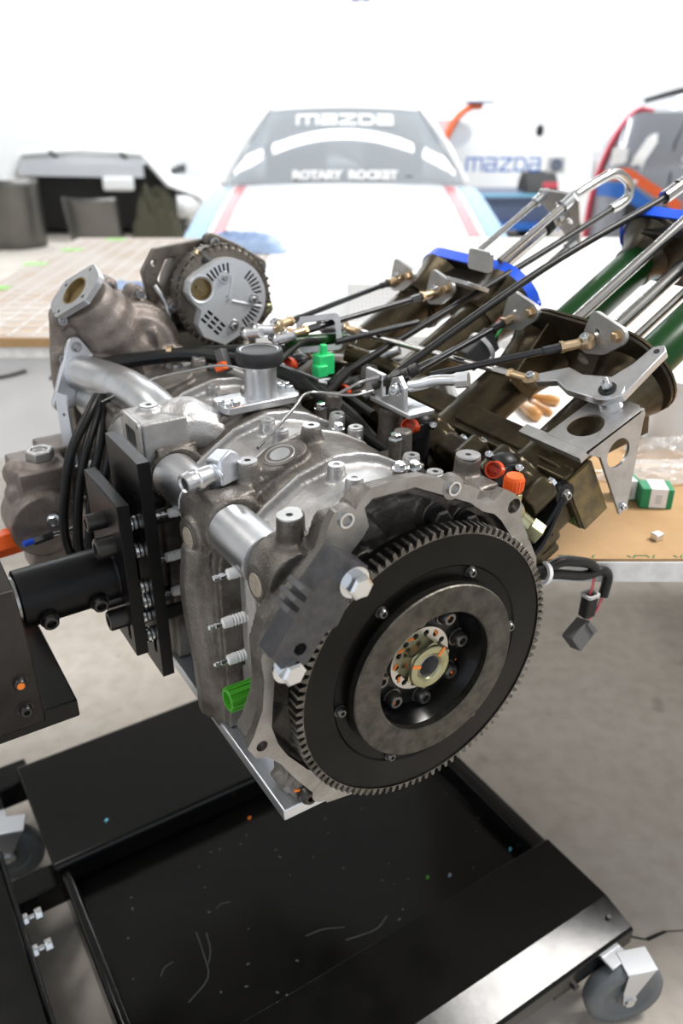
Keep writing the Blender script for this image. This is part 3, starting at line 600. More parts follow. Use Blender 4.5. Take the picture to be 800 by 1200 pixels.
# green carbon trumpets with their own bell and guide rods
for y in (.135, .292):
    q = MB(); q.lathe([(.0275, .45), (.0275, .662), (.026, .664), (.026, .45)], IM @ Matrix.Translation((y, -.044, 0)), 40, closed=True); EP('trumpet', q, 'green', auto=40, label='dark green trumpet tube')
q = MB(); q.lathe([(.030, .640), (.031, .655), (.040, .675), (.055, .69), (.056, .700), (.05, .700)], IM @ Matrix.Translation((.295, -.047, 0)), 36); q.lathe([(.030, .640), (.031, .655), (.040, .675), (.055, .69), (.056, .700), (.05, .700)], IM @ Matrix.Translation((.135, -.047, 0)), 36); q.bx(.135, .295, -.09, -.004, .672, .70, IM)
b3 = EP('upper_bell', q, 'darkbronze', auto=50, bevel=.003, label='dark upper bell with blue tape')
taped(b3, (.135, -.047), (.295, -.047), .692, .057, 0, 0, .014)
for y, n, a0, a1, r, m in ((.212, -.034, .45, .80, .0095, 'rod'), (.232, .008, .452, .72, .0075, 'rod'), (.19, -.05, .45, .80, .006, 'rod')):
    q = MB(); q.cyl(ip(y, n, a0), ip(y, n, a1), r, n=20); EP('guide_rod', q, m, auto=40, label='polished guide rod')
q = MB(); q.cyl(ip(.232, .008, .715), ip(.232, .008, .735), .010); q.cyl(ip(.212, -.034, .79), ip(.212, -.034, .81), .012); EP('rod_clamp', q, 'machined')
# rear pair: bundle of rods up to the triangular plate
TP = [(.512, .022), (.440, .020), (.432, .008), (.455, -.078), (.470, -.080), (.520, .008)]
q = MB(); q.prism(TP, .005, IM, holes=[circ(.0055, 12, .478, -.002), circ(.006, 12, .462, -.03), circ(.0045, 12, .49, -.022)], z0=.700)
TRI = EP('rod_plate', q, 'machined', bevel=.001, label='drilled triangular rod plate')
for y, n, a0, r in ((.505, .012, .54, .005), (.445, .012, .54, .0055), (.470, -.014, .54, .0085), (.487, -.034, .54, .004), (.463, -.066, .56, .005)):
    q = MB(); q.cyl(ip(y, n, a0), ip(y, n, .698), r, n=16); o = EP('guide_rod', q, 'rod', auto=40)
    q = MB(); q.cyl(ip(y, n, .680), ip(y, n, .700), r*1.6, n=14); q.cyl(ip(y, n, .705), ip(y, n, .711), r*1.5, n=6); EP('rod_nut', q, 'zinc', o)
q = MB(); q.cyl(ip(.470, -.014, .655), ip(.470, -.014, .668), .0125); EP('rod_stop', q, 'rubber', TRI)
# crank brackets with bearings on the plates
def bracket(y, a, n0, fl=1, par=ENG):
    M = IM @ Matrix.Translation((y, n0, a)) @ Matrix.Rotation(R(28), 4, 'X')      # plate stands across the trumpets
    q = MB(); q.prism(hull([(-.022*fl, .010, .012), (.014*fl, .022, .010), (.022*fl, -.010, .012), (.0, -.006, .012)]), .006, M, holes=[circ(.004, 12, .010, .008)])
    o = EP('crank_bracket', q, 'machined', par, bevel=.0012, label='drilled aluminium crank bracket')
    for dx, dz in ((-.022*fl, .010), (.022*fl, -.010)): bolt(o, M @ Vector((dx, dz, 0)), -(M.to_3x3() @ VZ), .006, 'brass' if dx*fl < 0 else 'steel', 'hex')
    return o
for y, a, n0 in ((.150, .436, .026), (.300, .440, .020), (.61, .462, .000), (.50, .455, .004)): bracket(y, a, n0)
q = MB(); q.prism(rrect(.050, .052, .008), .006, IM @ Matrix.Translation((.435, .022, .465)) @ Matrix.Rotation(R(-40), 4, 'X'), holes=[circ(.010, 16)]); q.prism(rrect(.050, .030, .006), .006, IM @ Matrix.Translation((.435, .043, .50)) @ Matrix.Rotation(R(30), 4, 'X')); EP('angle_bracket', q, 'machined', bevel=.0015, label='pale angle bracket by blue tape')
# silver tapered bracket on the manifold front and the bell-crank lever on it
b = MB(); b.bx(.058, .155, -.004, .004, .286, .300, IM)
TPM = IM @ Matrix.Translation((0, .002, .30)) @ Matrix.Rotation(R(8), 4, 'X') @ Matrix.Translation((0, -.002, -.30))
b.prism([(.058, .298), (.120, .298), (.120, .392), (.066, .392), (.058, .386)], .004, TPM @ Matrix(((1, 0, 0, 0), (0, 0, 1, 0), (0, 1, 0, 0), (0, 0, 0, 1))), holes=[circ(.0215, 28, .093, .333)])
SBM = IM @ Matrix(((0, 0, 1, .058), (1, 0, 0, 0), (0, 1, 0, 0), (0, 0, 0, 1)))
b.prism([(.004, .296), (-.010, .390), (-.018, .390), (-.026, .384), (-.116, .330), (-.121, .324), (-.121, .314), (-.02, .313), (-.004, .300)], .004, SBM, holes=[circ(.0185, 28, -.036, .338)])
SB = EP('lever_bracket', b, 'machined', bevel=.0015, label='tapered aluminium lever bracket with two round holes')
bolt(SB, ip(.0575, -.112, .321), -VY, .0045, 'zinc', 'button')
q = MB(); q.cyl(ip(.092, -.006, .374), ip(.092, .006, .374), .014, .0125, 26); EP('pivot_post', q, 'silver', SB)
lev = [(y+.006, a+.006) for y, a in [(.190, .344), (.158, .360), (.135, .352), (.088, .355), (.066, .372), (.068, .41), (.070, .452), (.079, .460), (.090, .452), (.092, .420), (.100, .392), (.135, .382), (.160, .386), (.196, .356)]]
q = MB(); q.prism(lev, .010, IM @ Matrix(((1, 0, 0, 0), (0, 0, 1, .005), (0, 1, 0, 0), (0, 0, 0, 1))))
LEV = EP('bell_crank', q, 'silver', bevel=.0012, label='bright bell-crank lever')
q = MB(); q.cyl(ip(.086, .0152, .453), ip(.086, .0156, .453), .0036); EP('hole_shade_disc', q, 'blackmatte', LEV)  # flat black disc, its colour stands in for the shade in a hole
q = MB(); q.cyl(ip(.094, .015, .378), ip(.094, .0165, .378), .0185, n=28); EP('pivot_washer', q, 'silver', LEV); q = MB(); q.cyl(ip(.094, .0165, .378), ip(.094, .0180, .378), .0105, n=24); EP('black_washer', q, 'blackmatte', LEV); bolt(LEV, ip(.094, .019, .378), DN, .0065, 'zinc', 'stud')
def rodend(par, c, d, ax=None, r=.0105, ln=.028):
    """brass spherical rod end, eye at c, shank along d"""
    c, d = Vector(c), Vector(d).normalized(); ax = Vector(ax or DN)
    q = MB(); M = FR(c, ax); q.lathe([(r*.55, -.0045), (r, -.0045), (r, .0045), (r*.55, .0045), (r*.55, -.0045)], M, 20, closed=True)
    q.cyl(c+d*r*.8, c+d*ln, .0058, .0062, 12); q.cyl(c+d*ln, c+d*(ln+.005), .0075, n=6)
    o = EP('rod_end', q, 'brass', par, auto=40, label='brass rod end'); bolt(o, c+ax*.004, ax, .0058, 'zinc', 'cap'); return o
def rodto(p0, p1, r=.0042, m='blackrod', e0=True, e1=True, lab='slim linkage rod', ax0=None, ax1=None):
    p0, p1 = Vector(p0), Vector(p1); d = (p1-p0).normalized()
    q = MB(); q.cyl(p0+d*(.03 if e0 else 0), p1-d*(.03 if e1 else 0), r, n=12)
    if e0: q.cyl(p0+d*.032, p0+d*.055, r*1.3, n=6)
    if e1: q.cyl(p1-d*.055, p1-d*.032, r*1.3, n=6)
    o = EP('linkage_rod', q, m, auto=40, label=lab)
    if e0: rodend(o, p0, d, ax0)
    if e1: rodend(o, p1, -d, ax1)
    return o
def L3(y, x, z): return Vector((x, y, z))
rodto(L3(.50, .215, .200), ip(.198, .012, .356), m='rod', r=.0042, lab='bright linkage rod to the bell crank')
rodto(L3(.245, .178, .203), ip(.165, .028, .425), lab='black linkage rod', e0=False)
rodto(L3(.285, .150, .190), L3(.31, .270, .205), lab='black linkage rod', e0=False, e1=False)
rodto(L3(.29, .175, .188), ip(.318, .010, .452), lab='black linkage rod', e0=False)
rodto(L3(.47, .090, .226), ip(.61, .006, .455), lab='black linkage rod')
rodto(L3(.46, .100, .214), ip(.50, .008, .45), lab='black linkage rod')
rodto(L3(.44, .165, .200), L3(.43, .300, .212), lab='black linkage rod', e0=False, e1=False)
# cable post, bracket and clevis
b = MB(); b.cyl((.15, .285, .06), (.15, .285, .157), .019, .0145, 22); b.prism([(-.02, 0), (.012, 0), (.0, .07), (-.012, .07)], .012, FR((.139, .29, .075), (0, -1, .2), (-1, .6, 0)), holes=[circ(.005, 10, -.006, .028)])
POST = EP('cable_post', b, 'cast', remesh=.002, smooth=2, label='cast post carrying the cable bracket')
q = MB(); q.cyl((.15, .285, .157), (.15, .285, .162), .0155); EP('post_pad', q, 'rubber', POST)
q = MB(); q.bx(.132, .170, .222, .328, .162, .168); q.prism([(-.0, 0), (.050, 0), (.048, .030), (.036, .042), (.022, .036), (.014, .012), (0, .005)], .006, FR((.140, .285, .166), (-1, 0, 0), (0, -1, 0)), holes=[circ(.008, 16, .034, .026)]); q.bx(.136, .142, .285, .322, .166, .20)
CB = EP('cable_bracket', q, 'silver', POST, bevel=.0015, label='bright bent cable bracket')
bolt(POST, (.133, .251, .192), (-1, -.2, 0), .0065, 'zinc', 'cap')
q = MB(); q.tube([(.150, .248, .193), (.158, .235, .198), (.170, .222, .204), (.186, .200, .208)], .0068, 12, 4); q.cyl((.184, .203, .207), (.193, .191, .210), .0095, n=8); EP('clevis', q, 'silver', POST)
for (x, y, z), (dx, dy, dz) in (((.146, .285, .192), (.45, -.5, .35)), ((.146, .300, .172), (.5, -.45, .3))):
    d = Vector((dx, dy, dz)).normalized(); p = Vector((x, y, z))
    for t, r in ((-.022, .0058), (-.010, .0075), (.0, .0058), (.008, .0075), (.018, .0055), (.030, .0066)):
        q = MB(); q.cyl(p+d*t, p+d*(t+.010), r, n=6 if r > .007 else 12); EP('cable_ferrule', q, 'darksteel', POST, label='dark cable adjuster')
# injectors with orange connectors, one at each rotor
for k, y in enumerate(ys):
    c = Vector((.178, y-.030, .128)); q = MB(); q.cyl(c-Vector((.0, 0, .05)), c+Vector((.004, 0, .012)), .0155, .0145, 20); q.sph(c+Vector((.004, 0, .012)), .0145, 14, 0, I4, (1, 1, .6)); q.box(c+Vector((-.006, -.004, .0)), (.03, .02, .02))
    j = EP('injector', q, 'blackplastic', bevel=.001, label='black injector body')
    q = MB(); d = Vector((-.80, -.48, .35)).normalized(); s0 = c+Vector((-.008, -.006, .006)); M = FR(s0, d)
    q.lathe([(.006, -.004), (.0068, .010), (.0098, .013), (.0098, .026), (.0080, .026), (.0074, .014), (.001, .014)], M, 14); q.cyl(s0-d*.004, s0+Vector((.004, .004, -.035)), .006, .005, 12); q.box((0, 0, .010), (.016, .006, .014), M); EP('connector', q, 'orangedark', j, auto=30, label='orange connector')
    for dx, dy, dz in ((-.004, .016, .012), (.012, -.017, .004)): bolt(j, c+Vector((dx, dy, dz)), (-.3, -.3, 1), .005, 'zinc', 'cap')
# orange-capped fitting behind the flange
q = MB(); q.cyl((.142, .055, .095), (.142, .052, .145), .0065); q.cyl((.142, .0525, .122), (.142, .052, .134), .0108, n=6); q.sph((.144, .05, .112), .0125); q.cyl((.146, .052, .108), (.158, .040, .094), .0105, n=14); q.cyl((.158, .040, .094), (.166, .030, .086), .0135, n=6)
FIT = EP('fuel_fitting', q, 'olive', bevel=.0008, label='banjo fitting with orange cap')
q = MB(); q.lathe([(.0095, 0), (.0102, .002), (.0102, .015), (.009, .018), (.004, .0185)], FR((.142, .052, .136), (0, -.05, 1)), 24)
for i in range(18): a = 2*pi*i/18; q.box((.0102*cos(a), .0102*sin(a), .0085), (.0014, .0014, .012), FR((.142, .052, .136), (0, -.05, 1)))
EP('fitting_cap', q, 'orange', FIT, auto=30, label='orange plastic cap')
# black support strut from engine to manifold
q = MB()
for off in (-.010, .012):
    q.tube([(.150, .10, .035-off*.3), (.185, .082, .03+off), (.215, .075, .050+off), (.240, .072, .098+off*.2)], .010, 10, 5, flat=.45)
q.cyl((.240, .075, .100), (.240, .066, .100), .014)
STR = EP('support_strut', q, 'blackplastic', label='black forked support strut'); bolt(STR, (.240, .066, .100), -VY, .0058, 'steel', 'button')
# rear cluster: frame, green plug, joints
q = MB(); q.prism(rrect(.062, .050, .008), .012, FR((.160, .475, .205), (-.5, -.8, .3), (.8, -.5, .1)), holes=[rrect(.046, .034, .005)]); q.box((.185, .445, .178), (.03, .006, .06), Matrix.Rotation(.25, 4, 'Y')); EP('frame_bracket', q, 'machined', bevel=.001, label='square aluminium frame bracket')
q = MB(); q.box((.136, .425, .178), (.024, .020, .028)); q.box((.136, .425, .198), (.009, .008, .014)); q.box((.126, .418, .172), (.016, .018, .016)); EP('diagnostic_plug', q, 'greenplug', bevel=.0015, label='bright green plug')
q = MB(); q.cyl((.10, .46, .205), (.20, .47, .195), .008); EP('link_shaft', q, 'green'); 
for c, d, r in (((.075, .475, .222), (.5, -.6, .1), .008), ((.095, .455, .213), (.6, -.5, .2), .0075), ((.20, .50, .203), (.7, -.6, .0), .010), ((.218, .49, .190), (.6, -.6, -.3), .009), ((.06, .48, .218), (.3, -.8, .2), .008), ((.26, .44, .170), (.5, -.6, .3), .008), ((.24, .46, .165), (.5, -.6, .3), .007)):
    d = Vector(d).normalized(); c = Vector(c); q = MB(); q.cyl(c-d*.012, c+d*.014, r, r*.8, 14); q.sph(c-d*.012, r*1.15, 12); o = EP('link_joint', q, 'silver'); bolt(o, c-d*.02+Vector((0, 0, .004)), (-.3, -.6, .7), r*.7, 'steel', 'cap')
q = MB(); q.bx(.16, .30, .40, .46, .10, .14); q.tube([(.12, .50, .12), (.2, .52, .14), (.28, .50, .12)], .018, 10, 3); q.bx(.10, .30, .46, .62, .06, .12); EP('throttle_body', q, 'darkbronze', bevel=.004, label='dark throttle body')
q = MB(); q.tube([(.215, .49, .165), (.255, .44, .150), (.27, .42, .135)], .013, 12, 3); EP('link_arm', q, 'bronze')
# wiring loom lying in the valley, zip-tied connector on the runner
for p, r, m in (([(-.13, .64, .16), (-.06, .60, .172), (.0, .56, .178), (.05, .50, .175), (.10, .44, .16), (.13, .36, .13), (.14, .30, .10)], .010, 'cable'), ([(-.10, .65, .155), (-.03, .61, .170), (.03, .57, .176), (.08, .53, .18), (.13, .50, .18)], .008, 'cable'), ([(.10, .42, .16), (.125, .33, .12), (.15, .22, .09), (.16, .17, .07)], .007, 'cable'), ([(.04, .40, .19), (.075, .42, .20), (.12, .45, .205), (.15, .46, .20)], .004, 'cable'), ([(.12, .52, .15), (.15, .42, .14), (.155, .33, .13)], .006, 'cable')):
    q = MB(); q.tube(p, r, 10, 6); EP('wiring_loom', q, m, label='black wiring loom')
q = MB(); q.pipe((-.025, .584, .176), (-.019, .580, .177), .0125, .0095); EP('loom_tie', q, 'brass')
q = MB(); q.box((0, 0, 0), (.016, .03, .012), FR((.022, .50, .182), (.5, -.6, .4))); EP('loom_connector', q, 'greyplastic', bevel=.001); q = MB(); q.box((0, 0, 0), (.010, .010, .014), FR((.012, .487, .178), (.5, -.6, .4))); EP('connector_lock', q, 'orange')
q = MB(); q.box((0, 0, 0), (.034, .018, .052), FR(ip(.335, -.004, .385), DD, DN)); CN = EP('runner_connector', q, 'greyplastic', bevel=.002, label='grey connector zip-tied to the runner')
q = MB(); q.lathe([(.0205, -.003), (.023, -.003), (.023, .003), (.0205, .003), (.0205, -.003)], FR(ip(.335, -.004, .390), DD), 20, closed=True); EP('zip_tie', q, 'white', CN)
for c, m in ((.004, 'stripered'), (-.004, 'greenplug')):
    q = MB(); q.tube([ip(.335+c, -.004, .41), ip(.335+c*2, .004, .425), ip(.338, .006+c, .44)], .0016, 6, 3); EP('lead_wire', q, m, CN)
# ================================================================ cables that hang loose: things of their own (world = engine origin + local)
EO = Vector((.419, .5, .794))
def thingtube(n, pts, r, m, lab, cat, group=None, k=8, extra=()):
    p0 = Vector(pts[0])+EO; q = MB(); q.tube([Vector(p)+EO-p0 for p in pts], r, 12, k)
    o = P(n, q, m, label=lab, cat=cat, group=group); o.location = p0
    for en, ep, er, em in extra: e = MB(); e.tube([Vector(p)+EO-p0 for p in ep], er, 14, 4); P(en, e, em, o)
    return o
thingtube('throttle_cable', [(.155, .283, .195), (.172, .284, .206), (.40, .292, .300), (.632, .30, .374), (.66, .302, .392)], .0052, 'cable', 'long black throttle cable running from the cable bracket to the blue-taped upper bell', 'cable', extra=[('cable_end', [(.632, .30, .374), (.70, .305, .40), (.76, .31, .415)], .0095, 'rod')])
tp = Vector(ip(.445, .012, .711))
thingtube('throttle_cable', [(.138, .405, .150), (.160, .408, .165), (.42, .43, .246), (.60, .442, .305), (.703, .45, .340)], .0052, 'cable', 'black throttle cable ending in a bent steel conduit beside the triangular plate', 'cable',
          extra=[('cable_conduit', [tp, (.66, .447, .385), (.70, .45, .393), (.733, .45, .378), (.738, .45, .358), (.722, .45, .346), (.700, .45, .339)], .0075, 'rod'), ('cable_end', [(.125, .402, .140), (.140, .405, .152), (.165, .409, .168)], .0075, 'darksteel')])
thingtube('control_wire', [(.140, .300, .176), (.118, .325, .165), (.085, .35, .168), (.06, .345, .171), (.03, .315, .170), (-.02, .27, .168), (-.062, .235, .165)], .0018, 'rod', 'thin bare steel wire lying across the housings to the cable bracket', 'wire')
thingtube('control_wire', [(.135, .290, .196), (.115, .300, .190), (.10, .325, .172)], .0022, 'rod', 'short looped steel wire under the cable ferrules', 'wire')
thingtube('control_wire', [(-.145, .52, .148), (-.10, .48, .178), (-.04, .47, .186), (.0, .455, .19), (.03, .42, .185)], .0016, 'rod', 'thin steel wire strung past the silver coolant pipe', 'wire')
LG = 'black ignition leads hanging at the front left'
for i, (dx, dy, lab) in enumerate(((0, 0, 'outermost black ignition lead, bowing furthest left'), (.016, -.008, 'second black ignition lead from the left of the bundle'), (.030, -.016, 'third black ignition lead, close beside the stand plate'), (.042, -.024, 'innermost black ignition lead, nearest the stand plate'))):
    pts = [(-.145+dx*.2, .54, .150), (-.165+dx*.6, .52, .135-i*.004), (-.198+dx, .50+dy, .098), (-.215+dx, .495+dy, .05), (-.226+dx, .49+dy, .0), (-.224+dx*.7, .485+dy, -.040), (-.20+dx*.4, .48+dy, -.062)]
    thingtube('ignition_lead', pts, .0064, 'cable', lab, 'cable', LG, extra=[('lead_sleeve', pts[-2:], .0082, 'rubber')])
# loose wiring tail with two connectors, behind the flywheel on the right
w0 = Vector((.215, .10, -.012)); HT = E('wiring_tail', EO+w0+Vector((-.010, -.012, .006)), 'loose black wiring tail with two grey connectors hanging right of the flywheel', 'wiring')
def HP(n, b, m, par=HT, **k): return P(n, b, m, par, M=Matrix.Translation(-w0) if par is HT else None, **k)
q = MB(); q.tube([(.215, .10, -.012), (.262, .10, -.018), (.29, .10, -.018), (.335, .10, -.035), (.352, .10, -.048)], .0068, 12, 6); HP('sleeve', q, 'cable')
q = MB(); q.tube([(.215, .10, -.018), (.27, .10, -.030), (.33, .10, -.052), (.365, .10, -.056), (.381, .10, -.070), (.378, .10, -.100)], .0068, 12, 6); HP('sleeve', q, 'cable')
q = MB(); q.pipe((.250, .10, -.022), (.256, .10, -.024), .0155, .0115); HP('zip_tie', q, 'white')
for pts, m in (([(.378, .10, -.100), (.372, .10, -.115), (.360, .10, -.130)], 'cable'), ([(.376, .10, -.100), (.368, .098, -.118), (.357, .10, -.131)], 'stripered'), ([(.352, .10, -.048), (.354, .10, -.07), (.352, .10, -.088)], 'cable'), ([(.350, .10, -.048), (.351, .098, -.07), (.350, .10, -.088)], 'stripered')):
    q = MB(); q.tube(pts, .0017, 6, 4); HP('lead_wire', q, m)
M = FR((.345, .10, -.145), (-.85, -.1, -.5), (0, .3, 1)); q = MB(); q.box((0, 0, .006), (.026, .020, .034), M); q.box((0, 0, -.010), (.020, .026, .008), M); q.box((.006, .012, .008), (.006, .006, .02), M); q.box((-.006, .012, .008), (.006, .006, .02), M)
HP('connector', q, 'greyplastic', bevel=.0012)
M = FR((.351, .10, -.105), (.05, 0, 1)); q = MB(); q.prism(rrect(.020, .016, .004), .030, M, z0=-.016); HP('connector', q, 'blackplastic', bevel=.001); q = MB(); q.prism(rrect(.022, .018, .004), .004, M, holes=[rrect(.016, .012, .003)], z0=.014); HP('connector_rim', q, 'labelgrey')
# ================================================================ wheeled engine stand (world coordinates, root beside the post)
S0 = Vector((-.05, .95, 0))
ST = E('engine_stand', S0, 'black wheeled engine stand with bolted side plates holding the engine', 'stand')
SM = Matrix.Translation(-S0)
def SP(n, b, m, par=ST, **k): return P(n, b, m, par, M=SM if par is ST else None, **k)
def SB_(c, ax, r, m='zinc', st='hex', par=ST): return bolt(par, Vector(c)-(S0 if par is ST else Vector()), ax, r, m, st)
XW = FR((0, 0, 0), (1, 0, 0), (0, 1, 0))       # local x, y -> world y, z; extrudes along x
b = MB(); b.prism([(.642, .152), (.642, .160), (.512, .160), (.459, .146), (.454, .142), (.454, .112), (.462, .112), (.462, .139), (.514, .152)], .735, XW, z0=.09)
FB = SP('front_cover_beam', b, 'blackpaint', auto=6, bevel=.0012, label='black folded front beam with scuffed sloping edge')
SB_((.800, .485, .1532), (0, -.26, 1), .0045, 'darksteel', 'button', ST)
b = MB(); b.bx(.66, .80, .454, .50, .104, .112); SP('caster_plate', b, 'blackpaint'); SB_((.70, .456, .108), (0, -1, 0), .006, 'darksteel')
b = MB(); b.prism([(1.040, .160), (1.300, .160), (1.306, .155), (1.306, .10), (1.298, .10), (1.298, .152), (1.046, .152), (1.046, .118), (1.034, .112), (1.034, .154)], .735, XW, z0=.09)
SP('rear_cover_beam', b, 'blackpaint', auto=20, bevel=.005, seg=4, label='wide black rear cover beam')
b = MB(); b.bx(-.30, .112, 1.285, 1.35, .085, .135); SP('rear_leg_tube', b, 'blackpaint', bevel=.004)
b = MB(); b.bx(-.10, .105, 1.035, 1.085, .07, .118); SP('cross_tube', b, 'blackpaint', bevel=.003)
b = MB(); b.bx(-.30, .018, .60, 1.14, .02, .125); b.bx(.018, .026, .60, 1.15, .0, .130); SP('foot_beam', b, 'blackpaint', bevel=.003)
b = MB(); b.bx(-.30, .0, .78, .785, .125, .131); b.bx(-.30, -.02, .96, .964, .125, .131); SP('weld_bead', b, 'darksteel')
for y, z in ((1.015, .098), (.955, .092)):
    b = MB(); b.cyl((.02, y, z), (.034, y, z), .0105, n=6); b.cyl((.034, y, z), (.044, y, z), .005); b.cyl((.044, y, z), (.056, y, z), .0105, n=6); SP('foot_bolt', b, 'zinc', bevel=.001)
b = MB(); b.bx(-.20, -.08, .74, .90, .125, .60); SP('post', b, 'blackpaint', bevel=.004)
# head block, base plate and arm tube
h0 = EO
b = MB(); b.bx(h0.x-.60, h0.x-.288, h0.y+.268, h0.y+.46, h0.z-.128, h0.z-.104); SP('head_plate', b, 'blackpaint', bevel=.002)
b = MB(); b.prism([(.25, -.104), (.37, -.104), (.37, .058), (.285, .048), (.25, -.008)], .203, FR((h0.x-.53, h0.y, h0.z), (1, 0, 0), (0, 1, 0))); HB = SP('head_block', b, 'brownpaint', bevel=.002, label='worn dark brown head block')
for z, m in ((-.042, 'orangepaint'), (-.078, 'darksteel')):
    SB_((h0.x-.345, h0.y+.250, h0.z+z), (0, -1, 0), .0075, 'darksteel', 'button')
    if m == 'orangepaint': q = MB(); q.cyl((h0.x-.345, h0.y+.246, h0.z+z), (h0.x-.345, h0.y+.241, h0.z+z), .0038); SP('paint_mark', q, m)
b = MB(); b.cyl(h0+Vector((-.340, .318, .014)), h0+Vector((-.315, .318, .015)), .027, n=30); SP('arm_spigot', b, 'steel')
b = MB(); b.lathe([(.0305, 0), (.033, .0015), (.033, .104), (.0355, .108)], FR(h0+Vector((-.322, .318, .014)), (1, 0, .01)), 48); AT = SP('arm_tube', b, 'anodized', auto=30, label='black round arm tube')
for x, z in ((-.298, -.012), (-.243, -.009)):
    c = h0+Vector((x, .2865, z+.012)); d = Vector((0, -.97, -.18)).normalized(); q = MB(); q.cyl(c-d*.01, c+d*.004, .0105); SP('screw_collar', q, 'anodized'); SB_(c+d*.002, d, .0085, 'darksteel', 'cap')
def splate(x0, x1, y0, y1, z0, z1, n):
    q = MB(); c = .004; q.prism([(y0, z0), (y1, z0), (y1, z1), (y0, z1)], x1-x0, FR((h0.x+x0, h0.y, h0.z), (1, 0, 0), (0, 1, 0)), holes=n)
    return q
HO = splate(-.190, -.176, .256, .36, -.106, .168, [circ(.0045, 12, .275, .125), circ(.0045, 12, .305, .10), stadium((.272, -.05), (.272, -.075), .0045, 8), stadium((.30, .03), (.30, .0), .0045, 8)])
SP('inner_side_plate', HO, 'anodized', bevel=.001, label='tall black inner side plate')
HO = splate(-.216, -.202, .260, .375, -.068, .124, [stadium((.278, -.03), (.278, -.05), .004, 8)])
SP('outer_side_plate', HO, 'anodized', bevel=.001, label='shorter black outer side plate')
for y, z, r in ((.318, .084, .0100), (.292, .064, .0118), (.300, -.008, .0100), (.284, -.026, .0118)):
    c = h0+Vector((-.216, y, z)); q = MB(); q.lathe([(r, 0), (r, .019), (r*.9, .0205), (r*.58, .0205), (r*.55, .010), (r*.1, .010)], FR(c, (-1, 0, 0)), 24); SP('cap_screw', q, 'darksteel', auto=30, label='black socket cap screw')
for y, z in ((.285, .088), (.275, .058), (.275, .012), (.272, -.006), (.280, -.030), (.272, -.052)):
    q = MB(); q.cyl(h0+Vector((-.202, y, z)), h0+Vector((-.190, y, z)), .0075); q.cyl(h0+Vector((-.199, y, z)), h0+Vector((-.196, y, z)), .0095, mi=1); q.cyl(h0+Vector((-.194, y, z)), h0+Vector((-.191, y, z)), .009, mi=1); SP('spacer', q, ['darksteel', 'zinc'])
for y, z in ((.30, .08), (.30, -.05), (.34, .08), (.34, -.05)):
    q = MB(); q.cyl(h0+Vector((-.178, y, z)), h0+Vector((-.14, y, z)), .009); SP('spacer', q, 'darksteel')
def caster(c, ax, r=.064, lab=None):
    """rubber wheel, pressed fork, swivel plate"""
    c = Vector(c); ax = Vector(ax).normalized(); M = FR(c, ax, (0, 0, 1)); w = .015
    q = MB(); q.lathe([(r*.58, -w*.8), (r*.62, -w), (r*.9, -w), (r*.985, -w*.6), (r, 0), (r*.985, w*.6), (r*.9, w), (r*.62, w), (r*.58, w*.8)], M, 48); o = SP('caster_wheel', q, 'wheelrubber', auto=50, label='grey rubber caster wheel')
    q = MB(); q.lathe([(r*.12, -w*1.05), (r*.25, -w*1.0), (r*.3, -w*.6), (r*.58, -w*.72), (r*.58, w*.72), (r*.3, w*.6), (r*.25, w*1.0), (r*.12, w*1.05)], M, 36); SP('wheel_hub', q, 'greyplastic', auto=40)
    q = MB(); t = w*1.25
    for s in (-1, 1): q.prism([(-.008, -.010), (.0, -.014), (.010, -.010), (r*1.02, -.034), (r*1.02, .010), (.02, .012), (-.008, .008)], .0025, M, z0=s*t-.00125)
    q.box((r*1.02, -.012, 0), (.003, .05, t*2.1), M); q.box(c+Vector((-.01, .04, r*1.0)), (.04, .07, .004))
    SP('caster_fork', q, 'sumpmetal', bevel=.001, label='zinc caster fork')
    q = MB(); q.cyl(c-ax*t*1.3, c+ax*t*1.3, .008, n=6); SP('axle_bolt', q, 'zinc')
    q = MB(); q.box(c+Vector((-.02, .075, r*1.03)), (.06, .07, .005)); SP('swivel_plate', q, 'blackpaint')
caster((.785, .426, .064), (-.36, -.93, 0), .064); caster((.040, 1.205, .064), (-.35, -.93, 0), .062)
caster((.780, 1.27, .064), (-.8, -.6, 0)); caster((-.2, .68, .064), (-.8, -.6, 0), .0)if False else None
# ================================================================ drip tray
T0 = Vector((.46, .85, 0)); TR = E('drip_tray', T0, 'shallow black steel drip tray with specks and scratches under the engine', 'tray'); TM = Matrix.Translation(-T0)
b = MB(); b.bx(.108, .802, .46, 1.06, .102, .106); P('tray_floor', b, 'blackpaint', TR, M=TM, label='scratched tray floor')
b = MB(); prof = [(.800, .106), (.804, .138), (.808, .141), (.826, .141), (.836, .138), (.838, .132), (.838, .100), (.832, .100), (.832, .132), (.808, .134), (.808, .100)]
b.prism([(x, z) for x, z in prof], .40, FR((0, 1.03, 0), (0, -1, 0), (1, 0, 0))); P('tray_rim', b, 'blackpaint', TR, M=TM, bevel=.003, seg=3)
b = MB(); b.prism([(.098, .07), (.098, .140), (.103, .145), (.113, .145), (.116, .140), (.116, .104), (.110, .104), (.110, .136), (.105, .136), (.105, .07)], .62, FR((0, 1.06, 0), (0, -1, 0), (1, 0, 0))); P('tray_rim', b, 'blackpaint', TR, M=TM, bevel=.003, seg=3)
b = MB(); b.bx(.10, .84, .646, .652, .100, .132); P('tray_end', b, 'blackpaint', TR, M=TM)
random.seed(3); b = MB()
for i in range(46):
    x, y = random.uniform(.13, .79), random.uniform(.66, 1.03); a = random.uniform(0, 6.3); l = random.choice((.002, .003, .003, .005)); b.box((0, 0, 0), (l, .002, .0006), Matrix.Translation((x, y, .1064)) @ Matrix.Rotation(a, 4, 'Z'))
o = P('paint_flakes', b, 'greyplastic', TR, M=TM, kind='stuff')
b = MB()
